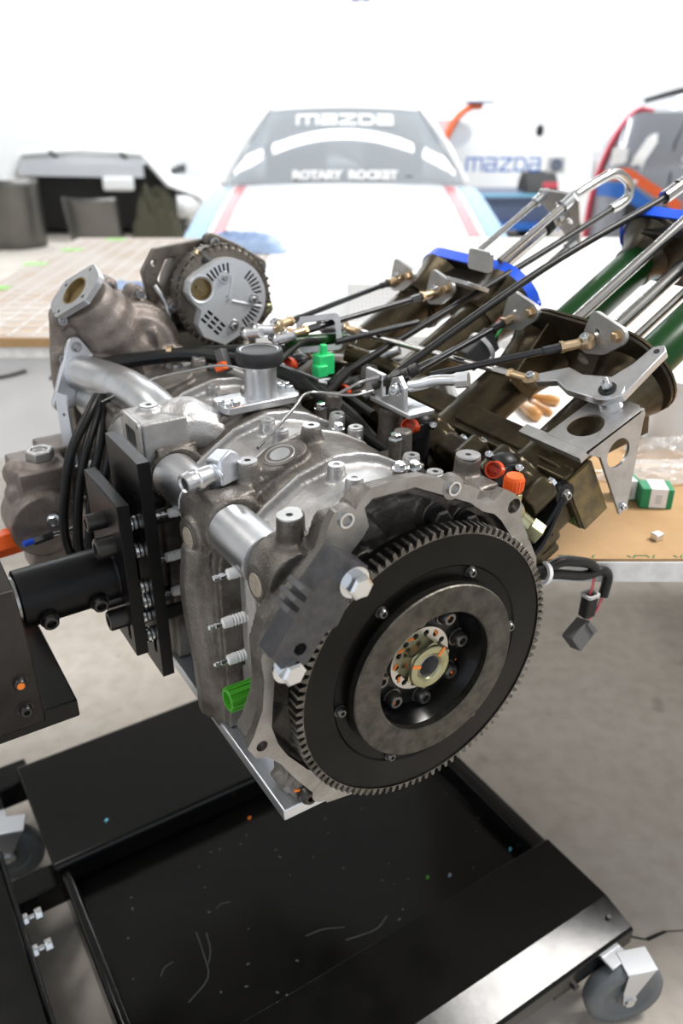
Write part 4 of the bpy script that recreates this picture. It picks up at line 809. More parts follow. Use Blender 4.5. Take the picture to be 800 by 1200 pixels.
for pts in ([(.25, .78), (.262, .80), (.268, .83)], [(.20, .74), (.24, .76), (.25, .80), (.255, .84)], [(.40, .74), (.43, .735), (.46, .72)], [(.30, .86), (.31, .865), (.325, .86)], [(.18, .80), (.19, .81), (.205, .812)], [(.45, .70), (.50, .69), (.53, .70)]):
    b.tube([(x, y, .1062) for x, y in pts], .0007, 5, 4)
P('scratch_fibres', b, 'greyplastic', TR, M=TM, kind='stuff')
for x, y, m in ((.665, .705, 'bluefilm'), (.63, .722, 'greencap'), (.195, 1.085, 'lightblue'), (.43, 1.0, 'orangepaint'), (.79, .69, 'lightblue')):
    z = .1605 if y > 1.04 else .1065; b = MB(); b.box((x, y, z+.001), (.006, .004, .003), Matrix.Translation((x, y, z)) @ Matrix.Rotation(.6, 4, 'Z') @ Matrix.Translation((-x, -y, -z)))
    P('paint_chip', b, m, TR, M=TM)
# ================================================================ room (room axes)
def RP(n, b, m, **k): o = P(n, b, m, **k); o.matrix_world = ROOM; return o
b = MB(); b.bx(-7, 8, -3, 11, -.1, 0); FLOOR = RP('floor', b, 'concrete', kind='structure')
b = MB(); b.bx(-7, 8, 10, 10.2, 0, 4.2); RP('wall_back', b, 'wall', kind='structure')
b = MB(); b.bx(-7, -6.8, -3, 10, 0, 4.2); RP('wall_left', b, 'wall', kind='structure')
b = MB(); b.bx(7.8, 8, -3, 10, 0, 4.2); RP('wall_right', b, 'wall', kind='structure')
b = MB(); b.bx(-7, 8, -3, 11, 4.2, 4.4); RP('ceiling', b, 'ceiling', kind='structure')
# crack in the concrete: a thin dark fissure
b = MB(); pts = [(.79, .515), (.808, .512), (.818, .522), (.826, .515), (.838, .524), (.842, .538), (.856, .534), (.862, .540), (.880, .528), (.886, .516), (.905, .510), (.93, .485), (.97, .478), (1.02, .45)]
for i in range(len(pts)-1):
    p, q = Vector((*pts[i], 0)), Vector((*pts[i+1], 0)); d = (q-p).normalized(); n = Vector((-d.y, d.x, 0))*(.0012+.0012*(i % 3)); b.add([p-n, p+n, q+n*.7, q-n*.7], [(0, 3, 2, 1)])
o = P('crack', b, 'blackmatte', FLOOR); o.matrix_local = ROOM.inverted() @ Matrix.Translation((0, 0, .0006))
# ---------------- tables
def table(n, x0, x1, y0, y1, h, th, lab, legs, top='tablewhite'):
    t = ER(n, ((x0+x1)/2, (y0+y1)/2, 0), lab, 'table'); cx, cy = (x0+x1)/2, (y0+y1)/2
    q = MB(); q.bx(x0-cx, x1-cx, y0-cy, y1-cy, h-th, h); P('tabletop', q, top, t, bevel=.002)
    for lx, ly in legs:
        q = MB(); q.bx(lx-cx-.025, lx-cx+.025, ly-cy-.025, ly-cy+.025, 0, h-th); P('leg', q, 'white', t)
    return t, cx, cy
T1, c1x, c1y = table('workbench', .235, 1.75, .93, 1.93, .745, .032, 'near white workbench topped with brown cardboard, right of the engine', ((.30, 1.85), (1.68, .99), (1.68, 1.85)))
def lay(n, par, cx, cy, x0, x1, y0, y1, z, th, m, **k):
    q = MB(); q.bx(x0-cx, x1-cx, y0-cy, y1-cy, z, z+th); return P(n, q, m, par, **k)
lay('cardboard_sheet', T1, c1x, c1y, .25, 1.70, .932, 1.42, .745, .004, 'cardboard', label='brown cardboard sheet'); lay('paper_sheet', T1, c1x, c1y, .24, 1.74, 1.36, 1.925, .7475, .003, 'whitesheet', label='white paper sheet')
lay('green_tape', T1, c1x, c1y, .236, .262, .9285, .97, .714, .0365, 'tape', label='bright green tape on the corner')
T2, c2x, c2y = table('long_table', -1.12, 2.6, 2.0, 3.58, .755, .05, 'long far table, brown paper and netting at left, white sheet at right', ((-1.0, 3.4), (2.5, 2.1), (2.5, 3.4)))
lay('brown_paper', T2, c2x, c2y, -1.11, -.22, 2.004, 3.575, .755, .004, 'brownpaper', label='creased brown wrapping paper'); lay('white_sheet', T2, c2x, c2y, -.27, 2.59, 2.002, 3.57, .757, .004, 'whitesheet', label='white sheet over the table')
lay('board_edge', T2, c2x, c2y, -1.115, -.27, 1.996, 2.003, .735, .022, 'cardboard')
b = MB()
for i in range(15): x = -1.08+i*.06; b.bx(x-c2x, x-c2x+.007, 2.01-c2y, 3.5-c2y, .760, .7612)
for i in range(24): y = 2.03+i*.065; b.bx(-1.11-c2x, -.26-c2x, y-c2y, y-c2y+.007, .760, .7612)
P('plastic_netting', b, 'netting', T2, kind='stuff', label='pale plastic netting over brown paper')
for x, y in ((-1.09, 2.55), (-1.10, 2.95), (-1.06, 3.25), (-.95, 3.5)): lay('green_tape', T2, c2x, c2y, x-.03, x+.05, y, y+.05, .760, .0015, 'tape')
b = MB(); b.bx(-1.10-c2x, -.30-c2x, 2.02-c2y, 2.05-c2y, .42, .70); P('apron_panel', b, 'white', T2)
b = MB(); b.tube([(-1.12, 1.97, .62), (-.98, 1.98, .645), (-.86, 1.99, .66), (-.80, 1.99, .675)], .006, 8, 5); o = RP('hose', b, 'greyplastic', label='thin grey hose hanging under the far table at left', cat='hose')
b = MB(); b.tube([(-.74, 1.985, .66), (-.66, 1.98, .63), (-.56, 1.97, .612), (-.48, 1.97, .605)], .006, 8, 5); RP('hose', b, 'greyplastic', label='thin grey hose under the far table, nearer the pump housing', cat='hose')
# ---------------- on the near bench
def gbox(n, loc, d, rz, lab):
    t = ER(n, loc, lab, 'box', 'small green boxes on the cardboard', rz); w, dd, h = d
    q = MB(); q.bx(-w/2, w/2, -dd/2, dd/2, 0, h); P('carton', q, 'boxgreen', t, bevel=.0015)
    q = MB(); q.bx(-w*.22, w*.30, -dd/2-.0006, dd/2+.0006, .002, h+.0006); P('paper_label', q, 'white', t, label='white paper label')
    q = MB()
    for i in range(4): q.bx(-w*.06, w*.14, -dd/2-.001, -dd/2, h*.28+i*h*.12, h*.28+i*h*.12+.0018)
    P('label_print', q, 'labelgrey', t)
gbox('small_box', (.434, 1.12, .7492), (.034, .030, .032), .12, 'smaller green box with white label, left of the pair')
gbox('small_box', (.470, 1.095, .7492), (.047, .034, .032), -.10, 'larger green box with white label, right of the pair')
t = ER('plastic_tub', (.612, 1.36, .749), 'round white plastic tub standing on the bench by the trumpet plate', 'tub'); q = MB(); q.lathe([(.058, 0), (.062, .004), (.064, .095), (.060, .099), (.060, .104), (.064, .105), (.064, .118), (.06, .12)], I4, 40); P('tub', q, 'white', t, auto=40)
b = MB(); b.box((0, 0, .005), (.014, .012, .010)); o = P('metal_nut', b, 'sumpmetal', bevel=.001, label='small square bright metal piece alone on the cardboard', cat='hardware'); o.matrix_world = ROOM @ Matrix.Translation((.438, .985, .7492)) @ Matrix.Rotation(.5, 4, 'Z')
def crumple(n, loc, sx, sy, sz, m, lab, seed, rz=0):
    random.seed(seed); N = 22; rows = []
    ph = [(random.uniform(4, 15), random.uniform(4, 15), random.uniform(0, 6), random.uniform(.3, 1)) for _ in range(9)]
    for i in range(N+1):
        r = []
        for j in range(N+1):
            u, v = i/N*2-1, j/N*2-1; e = max(0, 1-(u*u*u*u+v*v*v*v)*.9); k = sum(w*abs(sin(a*u+c*v+p)) for a, c, p, w in ph)/5
            r.append((sx*u*(1+.12*sin(5*v+seed)), sy*v*(1+.12*sin(4*u+seed)), .002+sz*e*k))
        rows.append(r)
    q = MB(); q.grid(rows); o = P(n, q, m, label=lab, cat='plastic bag', auto=18); o.matrix_world = ROOM @ Matrix.Translation(loc) @ Matrix.Rotation(rz, 4, 'Z'); return o
crumple('plastic_bag', (.535, 1.195, .7495), .12, .035, .030, 'film', 'crumpled clear plastic bag behind the green boxes', 2, .1)
crumple('plastic_bag', (.59, 1.262, .7495), .10, .026, .035, 'film', 'crumpled clear plastic bag at the foot of the white tub', 5, -.2)
crumple('plastic_bag', (.572, 1.085, .7495), .040, .030, .014, 'film', 'small clear parts bag right of the green boxes', 9, .3)
crumple('plastic_bag', (-.40, 3.30, .7615), .16, .14, .075, 'bluefilm', 'blue-tinted plastic bag on the far table behind the alternator', 11, .2)
crumple('plastic_bag', (-.66, 2.42, .7615), .11, .10, .05, 'bluefilm', 'blue-tinted plastic bag behind the water pump housing', 14, 0)
crumple('plastic_bag', (-.70, 2.16, .7615), .06, .04, .03, 'film', 'small clear plastic scrap on the brown paper edge', 17, 0)
crumple('plastic_bag', (.60, 1.72, .7515), .09, .07, .025, 'film', 'clear plastic wrap among parts under the green trumpets', 21, .5)
def tool(n, p0, p1, r, lab, blade=.09):
    p0, p1 = Vector(p0), Vector(p1); d = (p1-p0).normalized(); L = (p1-p0).length; t = ER(n, p0, lab, 'tool'); q0 = Vector()
    q = MB(); q.lathe([(r*.5, 0), (r*.9, .004), (r, L*.3), (r*.75, L*.62), (r*.95, L*.85), (r*.6, L)], FR(q0, d), 20); P('handle', q, 'woodhandle', t, auto=60)
    q = MB(); q.cyl(d*L, d*(L+blade), r*.3, r*.25, 10); P('blade', q, 'steel', t)
    q = MB(); q.lathe([(r*.62, -.001), (r*.70, .008), (r*.5, .010)], FR(d*L*.97, d), 16); P('ferrule', q, 'pinkred' if r > .011 else 'darksteel', t)
tool('screwdriver', (.368, 1.43, .763), (.345, 1.53, .763), .0125, 'wooden-handled screwdriver with red collar between the runners', .04)
tool('awl', (.43, 1.52, .761), (.365, 1.56, .761), .0110, 'brown-handled awl lying across the screwdriver', .05)
tool('file', (.40, 1.46, .758), (.378, 1.53, .758), .0075, 'small brown-handled file right of the screwdriver', .05)
b = MB(); b.cyl((0, 0, 0), (.0, .02, 0), .006, n=14); b.prism([(-.006, .018), (.006, .018), (.012, .16), (-.012, .16)], .004, I4, z0=-.002); b.prism([(-.06, .15), (.06, .15), (.05, .19), (-.05, .19)], .01, I4, z0=-.005)
o = P('scraper', b, 'greyplastic', bevel=.001, label='grey scraper lying beside the white tub', cat='tool'); o.matrix_world = ROOM @ Matrix.Translation((.45, 1.38, .757)) @ Matrix.Rotation(-.7, 4, 'Z')
for i, (x, y, r, lab) in enumerate(((.66, 1.60, .022, 'flat steel washer near the lower green trumpet'), (.70, 1.66, .016, 'small steel washer further back under the trumpets'), (.62, 1.55, .014, 'small steel ring closest to the guide rods'))):
    q = MB(); q.pipe((0, 0, 0), (0, 0, .004), r, r*.55, 20); o = P('washer', q, 'steel', label=lab, cat='hardware', group='loose washers on the white paper'); o.matrix_world = ROOM @ Matrix.Translation((x, y, .7512))
b = MB(); b.bx(-.08, .08, -.05, .05, 0, .012); o = P('blue_card', b, 'lightblue', label='pale blue card on the bench under the lower bell', cat='card'); o.matrix_world = ROOM @ Matrix.Translation((.78, 1.60, .7512)) @ Matrix.Rotation(.4, 4, 'Z')
b = MB()
for i, x in enumerate((.295, .305, .312, .337, .385, .392, .41, .418, .447, .455, .470, .482)): b.box((0, 0, 0), (.0022, .006+.002*(i % 2), .0005), Matrix.Translation((x, .938, .7494)) @ Matrix.Rotation(.5*(-1)**i, 4, 'Z'))
for x in (.298, .402, .476): b.box((x, .940, .7494), (.016, .002, .0005))
o = P('cardboard_print', b, 'printgreen', T1); o.matrix_local = Matrix.Translation((-c1x, -c1y, 0))
# perforated white box / wrapped stack on the far table
t = ER('wrapped_box', (.105, 2.25, .762), 'pale wrapped box with perforated front standing on the far table', 'box'); q = MB(); q.bx(-.09, .09, -.10, .16, 0, .10); P('carton', q, 'whitesheet', t, bevel=.003)
q = MB()
for i in range(16):
    for j in range(9): q.bx(-.085+i*.0108, -.085+i*.0108+.004, -.1015, -.0995, .008+j*.0102, .008+j*.0102+.004)
P('perforations', q, 'labelgrey', t, kind='stuff')
# ---------------- lettering
def text(n, s, h, m, M, par=None, ext=.002, bold=0, sx=1, lab=None, cat=None):
    c = bpy.data.curves.new(n, 'FONT'); c.body = s; c.size = h*1.38; c.extrude = ext; c.offset = bold; c.align_x = 'CENTER'; c.align_y = 'BOTTOM_BASELINE'
    o = bpy.data.objects.new(n, c); COL.objects.link(o); bpy.context.view_layer.update()
    me = bpy.data.meshes.new_from_object(o.evaluated_get(bpy.context.evaluated_depsgraph_get())); bpy.data.objects.remove(o, do_unlink=True)
    me.materials.clear(); me.materials.append(MATS[m]); o = bpy.data.objects.new(n, me); COL.objects.link(o)
    if par: o.parent = par
    o.matrix_local = M @ Matrix.Diagonal((sx, 1, 1, 1)); return o
def strokes(n, letters, h, w, gap, t, m, M, par, depth=.002, bend=None):
    """letters drawn as flat bars; unit cell 0..1"""
    q = MB(); x0 = 0
    for L_ in letters:
        lw = w*L_[0]
        for pl in L_[1]:
            for i in range(len(pl)-1):
                a, c = Vector((x0+pl[i][0]*lw, pl[i][1]*h, 0)), Vector((x0+pl[i+1][0]*lw, pl[i+1][1]*h, 0)); d = (c-a); L2 = d.length; d.normalize()
                q.box(((L2)/2, 0, 0), (L2+t*.9, t, depth), FR(a, (0, 0, 1), d))
        x0 += lw+gap
    tot = x0-gap; q.v = [(x-tot/2, y, z) for x, y, z in q.v]
    if bend: q.v = [bend(*p) for p in q.v]
    return P(n, q, m, par, M=M)
LOGO = [(1.45, [[(0, 0), (0, 1), (1, 1), (1, 0)], [(.5, 1), (.5, 0)]]), (1, [[(0, 1), (1, 1), (1, 0), (0, 0), (0, .5), (1, .5)]]), (1.15, [[(0, 1), (1, 1), (0, 0), (1, 0)]]), (1, [[(0, 0), (0, 1), (.75, 1), (1, .75), (1, .25), (.75, 0), (0, 0)]]), (1, [[(0, 1), (1, 1), (1, 0), (0, 0), (0, .5), (1, .5)]])]
UP = Matrix(((1, 0, 0, 0), (0, 0, -1, 0), (0, 1, 0, 0), (0, 0, 0, 1)))      # text plane stood upright, facing the viewer
# ---------------- white coupe, nose towards the viewer (own axes: y away, origin under the cowl)
CA = ER('white_coupe', (.02, 5.1, 0), 'white coupe with blue and red bonnet stripes, parked nose-on behind the tables', 'car')
def CP_(n, b, m, par=CA, **k): return P(n, b, m, par, **k)
def hoodz(x, y): t = max(0, -y)/1.35; return .836-.145*t**1.35-.03*(abs(x)/.75)**2.2
def secpts(y, w, zt, zb=.22):
    up = [(-w, zb), (-w*1.01, zb+.2), (-w, zt-.20), (-w*.985, zt-.09), (-w*.95, zt-.035)]
    mid = [(x*w*.9, 0) for x in (-1, -.8, -.55, -.28, 0, .28, .55, .8, 1)]
    return [(x, y, z) for x, z in up]+[(x, y, hoodz(x, y) if y <= 0 else zt) for x, _ in mid]+[(-x, y, z) for x, z in up[::-1]]
rows = [secpts(y, w, hoodz(w*.9, y)) for y, w in ((-1.40, .74), (-1.30, .79), (-1.0, .815), (-.6, .825), (-.2, .83), (0, .83))]
nose = [(x*.97, -1.44, .30+(z-.22)*.55) for x, _, z in rows[0]]
b = MB(); b.grid([nose]+rows); b.add(nose, [tuple(range(len(nose)))]); CP_('front_body', b, 'whitepaint', auto=40, label='white bonnet and wings')
rows = [secpts(y, w, z) for y, w, z in ((0, .83, .80), (.5, .83, .80), (1.4, .835, .80), (2.3, .82, .79), (2.75, .78, .76))]
b = MB(); b.grid(rows); b.add(rows[-1], [tuple(range(len(rows[-1])))]); CP_('rear_body', b, 'whitepaint', auto=40)
def wsh(u, v): # u -1..1, v 0..1 cowl to roof
    w = .70+(.475-.70)*v; return (u*w, .62*v+.14*u*u*(1-v*.5), .832+.385*v+.012*sin(pi*v)-.015*u*u)
b = MB(); b.grid([[wsh(u/8, v/6) for u in range(-8, 9)] for v in range(7)]); CP_('windscreen', b, 'carglass', auto=80, label='dark tinted windscreen')
rf = [[(u/6*.475, .62+(.07*(u/6)**2)*(1 if j == 0 else 0)+j*.2, 1.217-.02*(u/6)**2+.012*sin(pi*j/5)) for u in range(-6, 7)] for j in range(6)]
b = MB(); b.grid(rf); CP_('roof', b, 'whitepaint', auto=60, solid=.02)
for s in (-1, 1):
    b = MB(); b.tube([(s*.735, .17, .815), (s*.62, .40, 1.03), (s*.505, .70, 1.205)], .022, 10, 4); b.tube([(s*.505, .70, 1.205), (s*.50, 1.6, 1.215), (s*.70, 2.5, .82)], .028, 10, 4); CP_('pillar', b, 'whitepaint')
    b = MB(); b.grid([[(s*.745, .2+t*2.1, .81) for t in (0, .25, .5, .75, 1)], [(s*.515, .70+t*.95, 1.20) for t in (0, .25, .5, .75, 1)]]); CP_('side_window', b, 'carglass')
    for n_, x0, x1, m in (('red_stripe', .575, .635, 'stripered'), ('blue_stripe', .665, .765, 'stripeblue')):
        b = MB(); b.grid([[(s*(x0+(x1-x0)*j/3), -1.32+1.31*i/14, hoodz(x0+(x1-x0)*j/3, -1.32+1.31*i/14)+.003) for j in range(4)] for i in range(15)]); CP_(n_, b, m, auto=60)
    for y in (-.85, 1.75):
        b = MB(); b.lathe([(.20, -.1), (.30, -.1), (.31, -.06), (.31, .08), (.29, .1), (.2, .1)], FR((s*.74, y, .31), (s, 0, 0)), 36); w = CP_('wheel', b, 'blackmatte'); b = MB(); b.lathe([(.05, .06), (.19, .09), (.20, .1), (.2, .05), (.05, .02)], FR((s*.74, y, .31), (s, 0, 0)), 30); CP_('rim', b, 'silver', w)
    b = MB(); b.box((s*.52, -1.30, .70), (.24, .12, .03)); CP_('lamp_lid', b, 'whitepaint', bevel=.01)
b = MB(); b.grid([[(u/6*.62, 1.62+.85*v/4, 1.21-.40*(v/4)**1.2) for u in range(-6, 7)] for v in range(5)]); CP_('rear_window', b, 'carglass', auto=60)
b = MB(); b.box((0, .42, .79), (1.3, .5, .05)); CP_('dashboard', b, 'blackmatte', bevel=.02)
b = MB(); b.tube([(-.52, .95, .6), (-.50, 1.0, 1.0), (-.36, 1.02, 1.16), (.36, 1.02, 1.16), (.50, 1.0, 1.0), (.52, .95, .6)], .02, 10, 3); b.tube([(-.40, 1.02, 1.14), (.45, 1.02, .7)], .018, 8); CP_('roll_cage', b, 'white')
for x in (-.33, .33): b = MB(); b.box((x, 1.0, .72), (.42, .18, .6)); b.box((x, 1.0, 1.06), (.24, .1, .12)); CP_('seat', b, 'blackmatte', bevel=.04)
def wbend(x, y, z):
    v = y/.385*.93; u = x/max(.2, (.70+(.475-.70)*v)); p = wsh(u, v); return (x, p[1]-.006-z, p[2]+.003)
strokes('windscreen_lettering', LOGO, .055, .085, .028, .014, 'white', I4, CA, bend=lambda x, y, z: wbend(x, y+.315, z))
o = text('windscreen_lettering', 'ROTARY  ROCKET', .040, 'white', I4, CA, .001, .0035, 1.35)
me = o.data; o.matrix_local = I4
for v in me.vertices: v.co = Vector(wbend(v.co.x*1.35, v.co.y+.022, v.co.z))
b = MB(); b.tube([(-.3, .05, .85), (-.02, .10, .862), (.0, .06, .855)], .006, 6); b.tube([(.1, .05, .85), (.4, .10, .862)], .006, 6); CP_('wiper', b, 'blackmatte')
# ---------------- white racing car seen from the back, right of the coupe
RA = ER('white_racer', (1.33, 8.2, 0), 'white racing car with blue lettering, tail-on between the coupe and the black car', 'car')
def RC(n, b, m, par=RA, **k): return P(n, b, m, par, **k)
b = MB(); prof = [(0, .40), (-.02, .56), (.0, .80), (.10, .90), (.5, .98), (1.2, 1.02), (2.4, .8), (2.6, .34)]
b.prism(prof, 1.66, FR((.80, 0, 0), (-1, 0, 0), (0, 1, 0))); RC('tail_body', b, 'whitepaint', bevel=.06, seg=4)
b = MB(); b.tube([(-.35, .5, .95), (-.33, 1.1, 1.14), (-.30, 1.7, 1.0)], .30, 16, 5, flat=.5); RC('canopy', b, 'whitepaint')
b = MB(); b.prism([(.2, .92), (1.4, .98), (1.5, 1.22), (1.2, 1.26), (.7, 1.15)], .04, FR((-.26, 0, 0), (-1, 0, 0), (0, 1, 0))); RC('tail_fin', b, 'whitepaint', bevel=.01); b = MB(); b.tube([(-.335, .38, .90), (-.29, .38, 1.0), (-.22, .40, 1.11), (-.10, .42, 1.19), (.0, .45, 1.20)], .05, 10, 4, flat=.7); RC('orange_stripe', b, 'orangered'); b = MB(); b.box((-.02, .5, 1.23), (.26, .3, .02)); RC('wing', b, 'slate', bevel=.004)
b = MB(); b.box((.0, -.03, .45), (1.66, .02, .016)); RC('pinstripe', b, 'lightblue')
b = MB(); b.bx(-.78, .78, .0, .9, .16, .43); RC('diffuser', b, 'slate'); b = MB(); b.bx(-.80, .76, -.06, .3, .14, .20); RC('splitter', b, 'mazdablue')
b = MB(); b.box((.66, -.03, .715), (.17, .02, .14)); lp = RC('tail_lamp', b, 'labelgrey', bevel=.005); b = MB(); b.lathe([(.022, 0), (.05, 0), (.05, .012), (.022, .012), (.022, 0)], FR((.66, -.042, .715), (0, -1, 0)), 24, closed=True); RC('lamp_ring', b, 'slate', lp)
b = MB(); b.sph((.50, .06, 1.0), .055, 14, 0, I4, (.7, .6, 1)); RC('mirror', b, 'blackmatte')
b = MB(); b.box((.63, -.035, .54), (.14, .02, .05)); RC('stop_lamp', b, 'stripered')
strokes('tail_lettering', LOGO, .105, .095, .036, .019, 'mazdablue', Matrix.Translation((.17, -.035, .665)) @ UP, RA, .006)
for s in (-1, 1):
    b = MB(); b.lathe([(.2, -.15), (.3, -.15), (.31, -.1), (.31, .1), (.3, .15), (.2, .15)], FR((s*.64, .55, .31), (1, 0, 0)), 30); RC('wheel', b, 'blackmatte')
# ---------------- black racing car at the right edge
BA = ER('black_racer', (2.66, 5.10, 0), 'dark racing coupe numbered 7 with red and blue stripes at the right edge', 'car', rz=R(-15))
def BC(n, b, m, par=BA, **k): return P(n, b, m, par, **k)
# side facing the viewer is y=0 (local x to the right along the car, nose at -x)
def bside(u, v, off=0):
    """u 0..1 nose to tail, v 0..1 sill to roof shoulder"""
    x = -1.15+3.6*u; belly = .08*sin(pi*min(1, u*1.1)); top = .92+.28*min(1, u/.06)**.7-.06*max(0, u-.6)
    z = .34+(top-.34)*v; y = .03-belly*sin(pi*min(1, v*.75+.12))+.42*max(0, v-.62)**1.5*2.2; y += .55*max(0, .04-u)**1.3*33
    return (x, y-off, z)
b = MB(); N1, N2 = 72, 18
b.grid([[bside(i/N1, j/N2) for i in range(N1+1)] for j in range(N2+1)])
b.grid([[bside(i/N1, 1)[0:1]+(bside(i/N1, 1)[1]+k*.22, bside(i/N1, 1)[2]+.035*sin(pi*k/6)) for i in range(N1+1)] for k in range(7)])
b.grid([[(bside(i/N1, 1-j/N2)[0], 1.7-bside(i/N1, 1-j/N2)[1], bside(i/N1, 1-j/N2)[2]) for i in range(N1+1)] for j in range(N2+1)])
l0 = [bside(0, j/N2) for j in range(N2+1)]; b.grid([l0, [(x, 1.7-y, z) for x, y, z in l0]]); l1 = [bside(1, j/N2) for j in range(N2+1)]; b.grid([l1, [(x, 1.7-y, z) for x, y, z in l1]])
BB = BC('body', b, 'darkgrey', auto=50)
def bglass(u, v): x = -.88+1.75*u; h = sin(pi*min(1, .06+u*.62))**.75; return (x, .33+.22*v+.03*(1-h), 1.17-.06*u+.30*v*h)
b = MB(); b.grid([[bglass(i/16, j/6) for i in range(17)] for j in range(7)]); BC('side_window', b, 'greyglass', auto=60)
b = MB(); b.grid([[(bglass(i/16, 1)[0], bglass(i/16, 1)[1]+k*.15, bglass(i/16, 1)[2]+.02*sin(pi*k/4)) for i in range(17)] for k in range(5)]); BC('roof', b, 'darkgrey', auto=60)
b = MB(); b.tube([(bglass(i/16, 1)[0], bglass(i/16, 1)[1]-.008, bglass(i/16, 1)[2]) for i in range(17)], .018, 8); BC('window_frame', b, 'blackmatte')
def patch(n, u0, v0, u1, v1, w, m, k=16):
    b = MB(); b.grid([[bside(u0+(u1-u0)*i/k, v0+(v1-v0)*i/k+w*j, .006) for i in range(k+1)] for j in (0, .5, 1)]); return BC(n, b, m, auto=60)
patch('red_stripe', .015, .68, .15, .36, .075, 'orangered'); patch('blue_stripe', .012, .56, .13, .26, .11, 'mazdablue'); patch('black_panel', .06, .24, .30, .02, .18, 'blackmatte'); patch('black_panel', .12, .02, .46, .0, .28, 'blackmatte') if False else None
q = MB(); q.tube([(p[0]-.01, p[1], p[2]) for p in [bside(.004, .05, .01), bside(.003, .3, .01), bside(.005, .55, .01), bside(.014, .78, .01), bside(.032, .95, .01), bside(.06, 1, -.06), bside(.09, 1, -.12)]], .028, 8, 4, flat=.5); BC('red_outline', q, 'pinkred')
b = MB(); b.box((bside(.04, .74)[0], bside(.04, .74)[1]-.005, .96), (.09, .02, .09)); BC('white_badge', b, 'white')
q = MB()
for pl in ([(-.07, .30), (.105, .30)], [(.09, .28), (.03, .15), (.0, 0)]):
    for i in range(len(pl)-1):
        a, c = Vector((*pl[i], 0)), Vector((*pl[i+1], 0)); d = c-a; L2 = d.length; d.normalize(); q.box((L2/2, 0, 0), (L2+.03, .068, .004), FR(a, (0, 0, 1), d))
q.v = [(lambda s: (s[0], s[1], s[2]))(bside(.064+x/3.6, .57+y*.9, .008+z)) for x, y, z in q.v]; BC('race_number', q, 'white', label='white number 7')
b = MB(); b.tube([bside(.125, v, .003) for v in (.05, .2, .4, .6, .8)]+[bside(.145, 1, .003)], .006, 6); BC('door_seam', b, 'blackmatte')
o = text('door_lettering', 'SUN', .07, 'white', I4, BA, .001, .002, 1.2)
for v in o.data.vertices: v.co = Vector(bside(.165+v.co.x/3.6, .66+v.co.y*1.1, .008))
o.matrix_local = I4
for x in (-.50, 1.7):
    for y in (.20, 1.50):
        b = MB(); b.lathe([(.2, -.15), (.31, -.15), (.325, -.1), (.325, .1), (.31, .15), (.2, .15)], FR((x, y, .325), (0, 1, 0)), 36); w = BC('wheel', b, 'blackmatte'); b = MB(); b.lathe([(.05, .10), (.2, .13), (.21, .14), (.2, .09)], FR((x, y, .325), (0, -1 if y < 1 else 1, 0)), 24); BC('rim', b, 'darksteel', w)
# ---------------- opened white bodywork shell at the left, with loose sheet-metal pieces before it
LA = ER('body_shell', (-2.15, 8.4, 0), 'white racing body shell with open dark interior and rear wing, far left', 'car body')
def LC(n, b, m, par=LA, **k): return P(n, b, m, par, **k)
def shell(t, k): # arch outline t 0..1, k depth
    P_ = [(-1.05, .05), (-1.02, .62), (-.90, .80), (-.3, .83), (.25, .80), (.48, .52), (.78, .42), (.86, .25)]
    i = min(len(P_)-2, int(t*(len(P_)-1))); f = t*(len(P_)-1)-i
    return (P_[i][0]*(1-f)+P_[i+1][0]*f, k, P_[i][1]*(1-f)+P_[i+1][1]*f-.05*k)
b = MB(); b.grid([[shell(j/28, k) for j in range(29)] for k in (0, .4, .9, 1.3)]); LC('shell', b, 'whitepaint', solid=.05, auto=60)
b = MB(); b.bx(-1.0, .45, .45, 1.2, .05, .62); LC('cockpit', b, 'blackmatte'); b = MB(); b.grid([[(-.95+1.2*i/6, .02, .60+.20*j-.02*(i/6)) for i in range(7)] for j in (0, 1)]); LC('rear_screen', b, 'greyglass')
b = MB(); b.bx(-1.1, .98, .55, .85, .885, .91); LC('wing', b, 'whitepaint', bevel=.01); b = MB(); b.bx(.86, .98, .45, .95, .42, .90); LC('end_plate', b, 'whitepaint', bevel=.02)
for p0, p1 in (((-.62, .0, .82), (-.25, .25, .48)), ((.05, .0, .80), (.30, .2, .58))): b = MB(); b.tube([p0, p1], .022, 8); LC('strut', b, 'blackmatte')
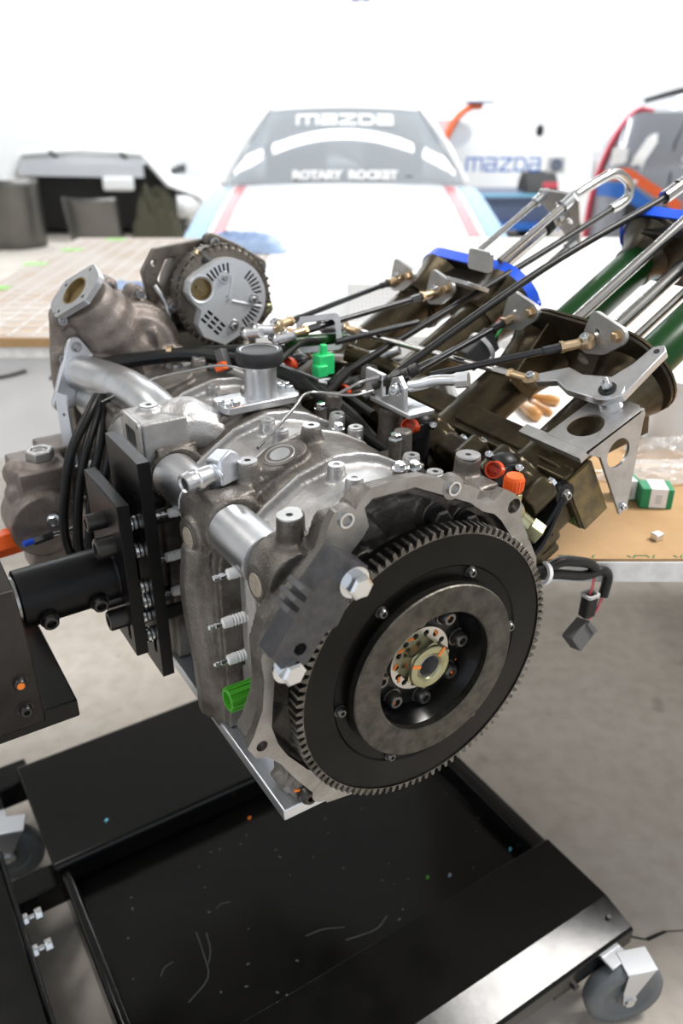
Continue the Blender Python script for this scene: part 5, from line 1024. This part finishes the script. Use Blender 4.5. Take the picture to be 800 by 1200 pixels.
b = MB(); b.box((0, .0, .53), (.30, .06, .13)); LC('mirror', b, 'white', bevel=.05, seg=4)
b = MB(); b.grid([[(.55+.35*i/4, .0+.02*i, .42-.2*j-.0*i) for i in range(5)] for j in (0, 1)]); LC('side_pod', b, 'whitepaint', solid=.04)
def sheet(n, loc, w, h, lab, rz, curl, m='greymetal', cat='sheet metal'):
    q = MB(); q.grid([[(w*(i/12-.5), -curl*sin(pi*i/12)-.10*j/8, h*j/8) for i in range(13)] for j in range(9)]); o = P(n, q, m, solid=.004, auto=60, label=lab, cat=cat); o.matrix_world = ROOM @ Matrix.Translation(loc) @ Matrix.Rotation(rz, 4, 'Z'); return o
sheet('curved_panel', (-3.05, 8.0, .0), .50, .62, 'bent grey sheet-metal panel standing at the far left edge', .35, .16); sheet('curved_panel', (-2.30, 8.0, .0), .52, .46, 'lower curved grey metal panel in front of the open shell', -.1, .14)
crumple('dark_cover', (-1.74, 8.05, 0), .22, .12, .50, 'olivecloth', 'dark olive cover slumped beside the grey metal panel', 30, 0)['category'] = 'cover'
# ---------------- picture of a car high on the back wall
PW = ER('wall_picture', (.16, 9.985, 1.98), 'unframed car picture hung high on the back wall', 'picture'); q = MB(); q.bx(-.34, .34, -.006, .006, .0, .50); P('sheet', q, 'wall', PW)
q = MB(); q.prism([(-.22, .075), (-.235, .12), (-.19, .155), (-.10, .18), (-.05, .235), (.13, .235), (.21, .175), (.225, .115), (.05, .07)], .003, Matrix.Translation((0, -.008, 0)) @ UP); P('car_print', q, 'netting', PW)
q = MB(); q.prism([(-.08, .178), (-.04, .225), (.05, .225), (.03, .172)], .003, Matrix.Translation((0, -.011, 0)) @ UP); q.prism([(.05, .172), (.065, .225), (.125, .225), (.16, .18)], .003, Matrix.Translation((0, -.011, 0)) @ UP); P('window_print', q, 'slate', PW); q = MB(); q.prism([(.0, .065), (-.2, .072), (.05, .08), (.225, .12), (.24, .10), (.06, .058)], .002, Matrix.Translation((0, -.0075, 0)) @ UP); P('shadow_print', q, 'labelgrey', PW)
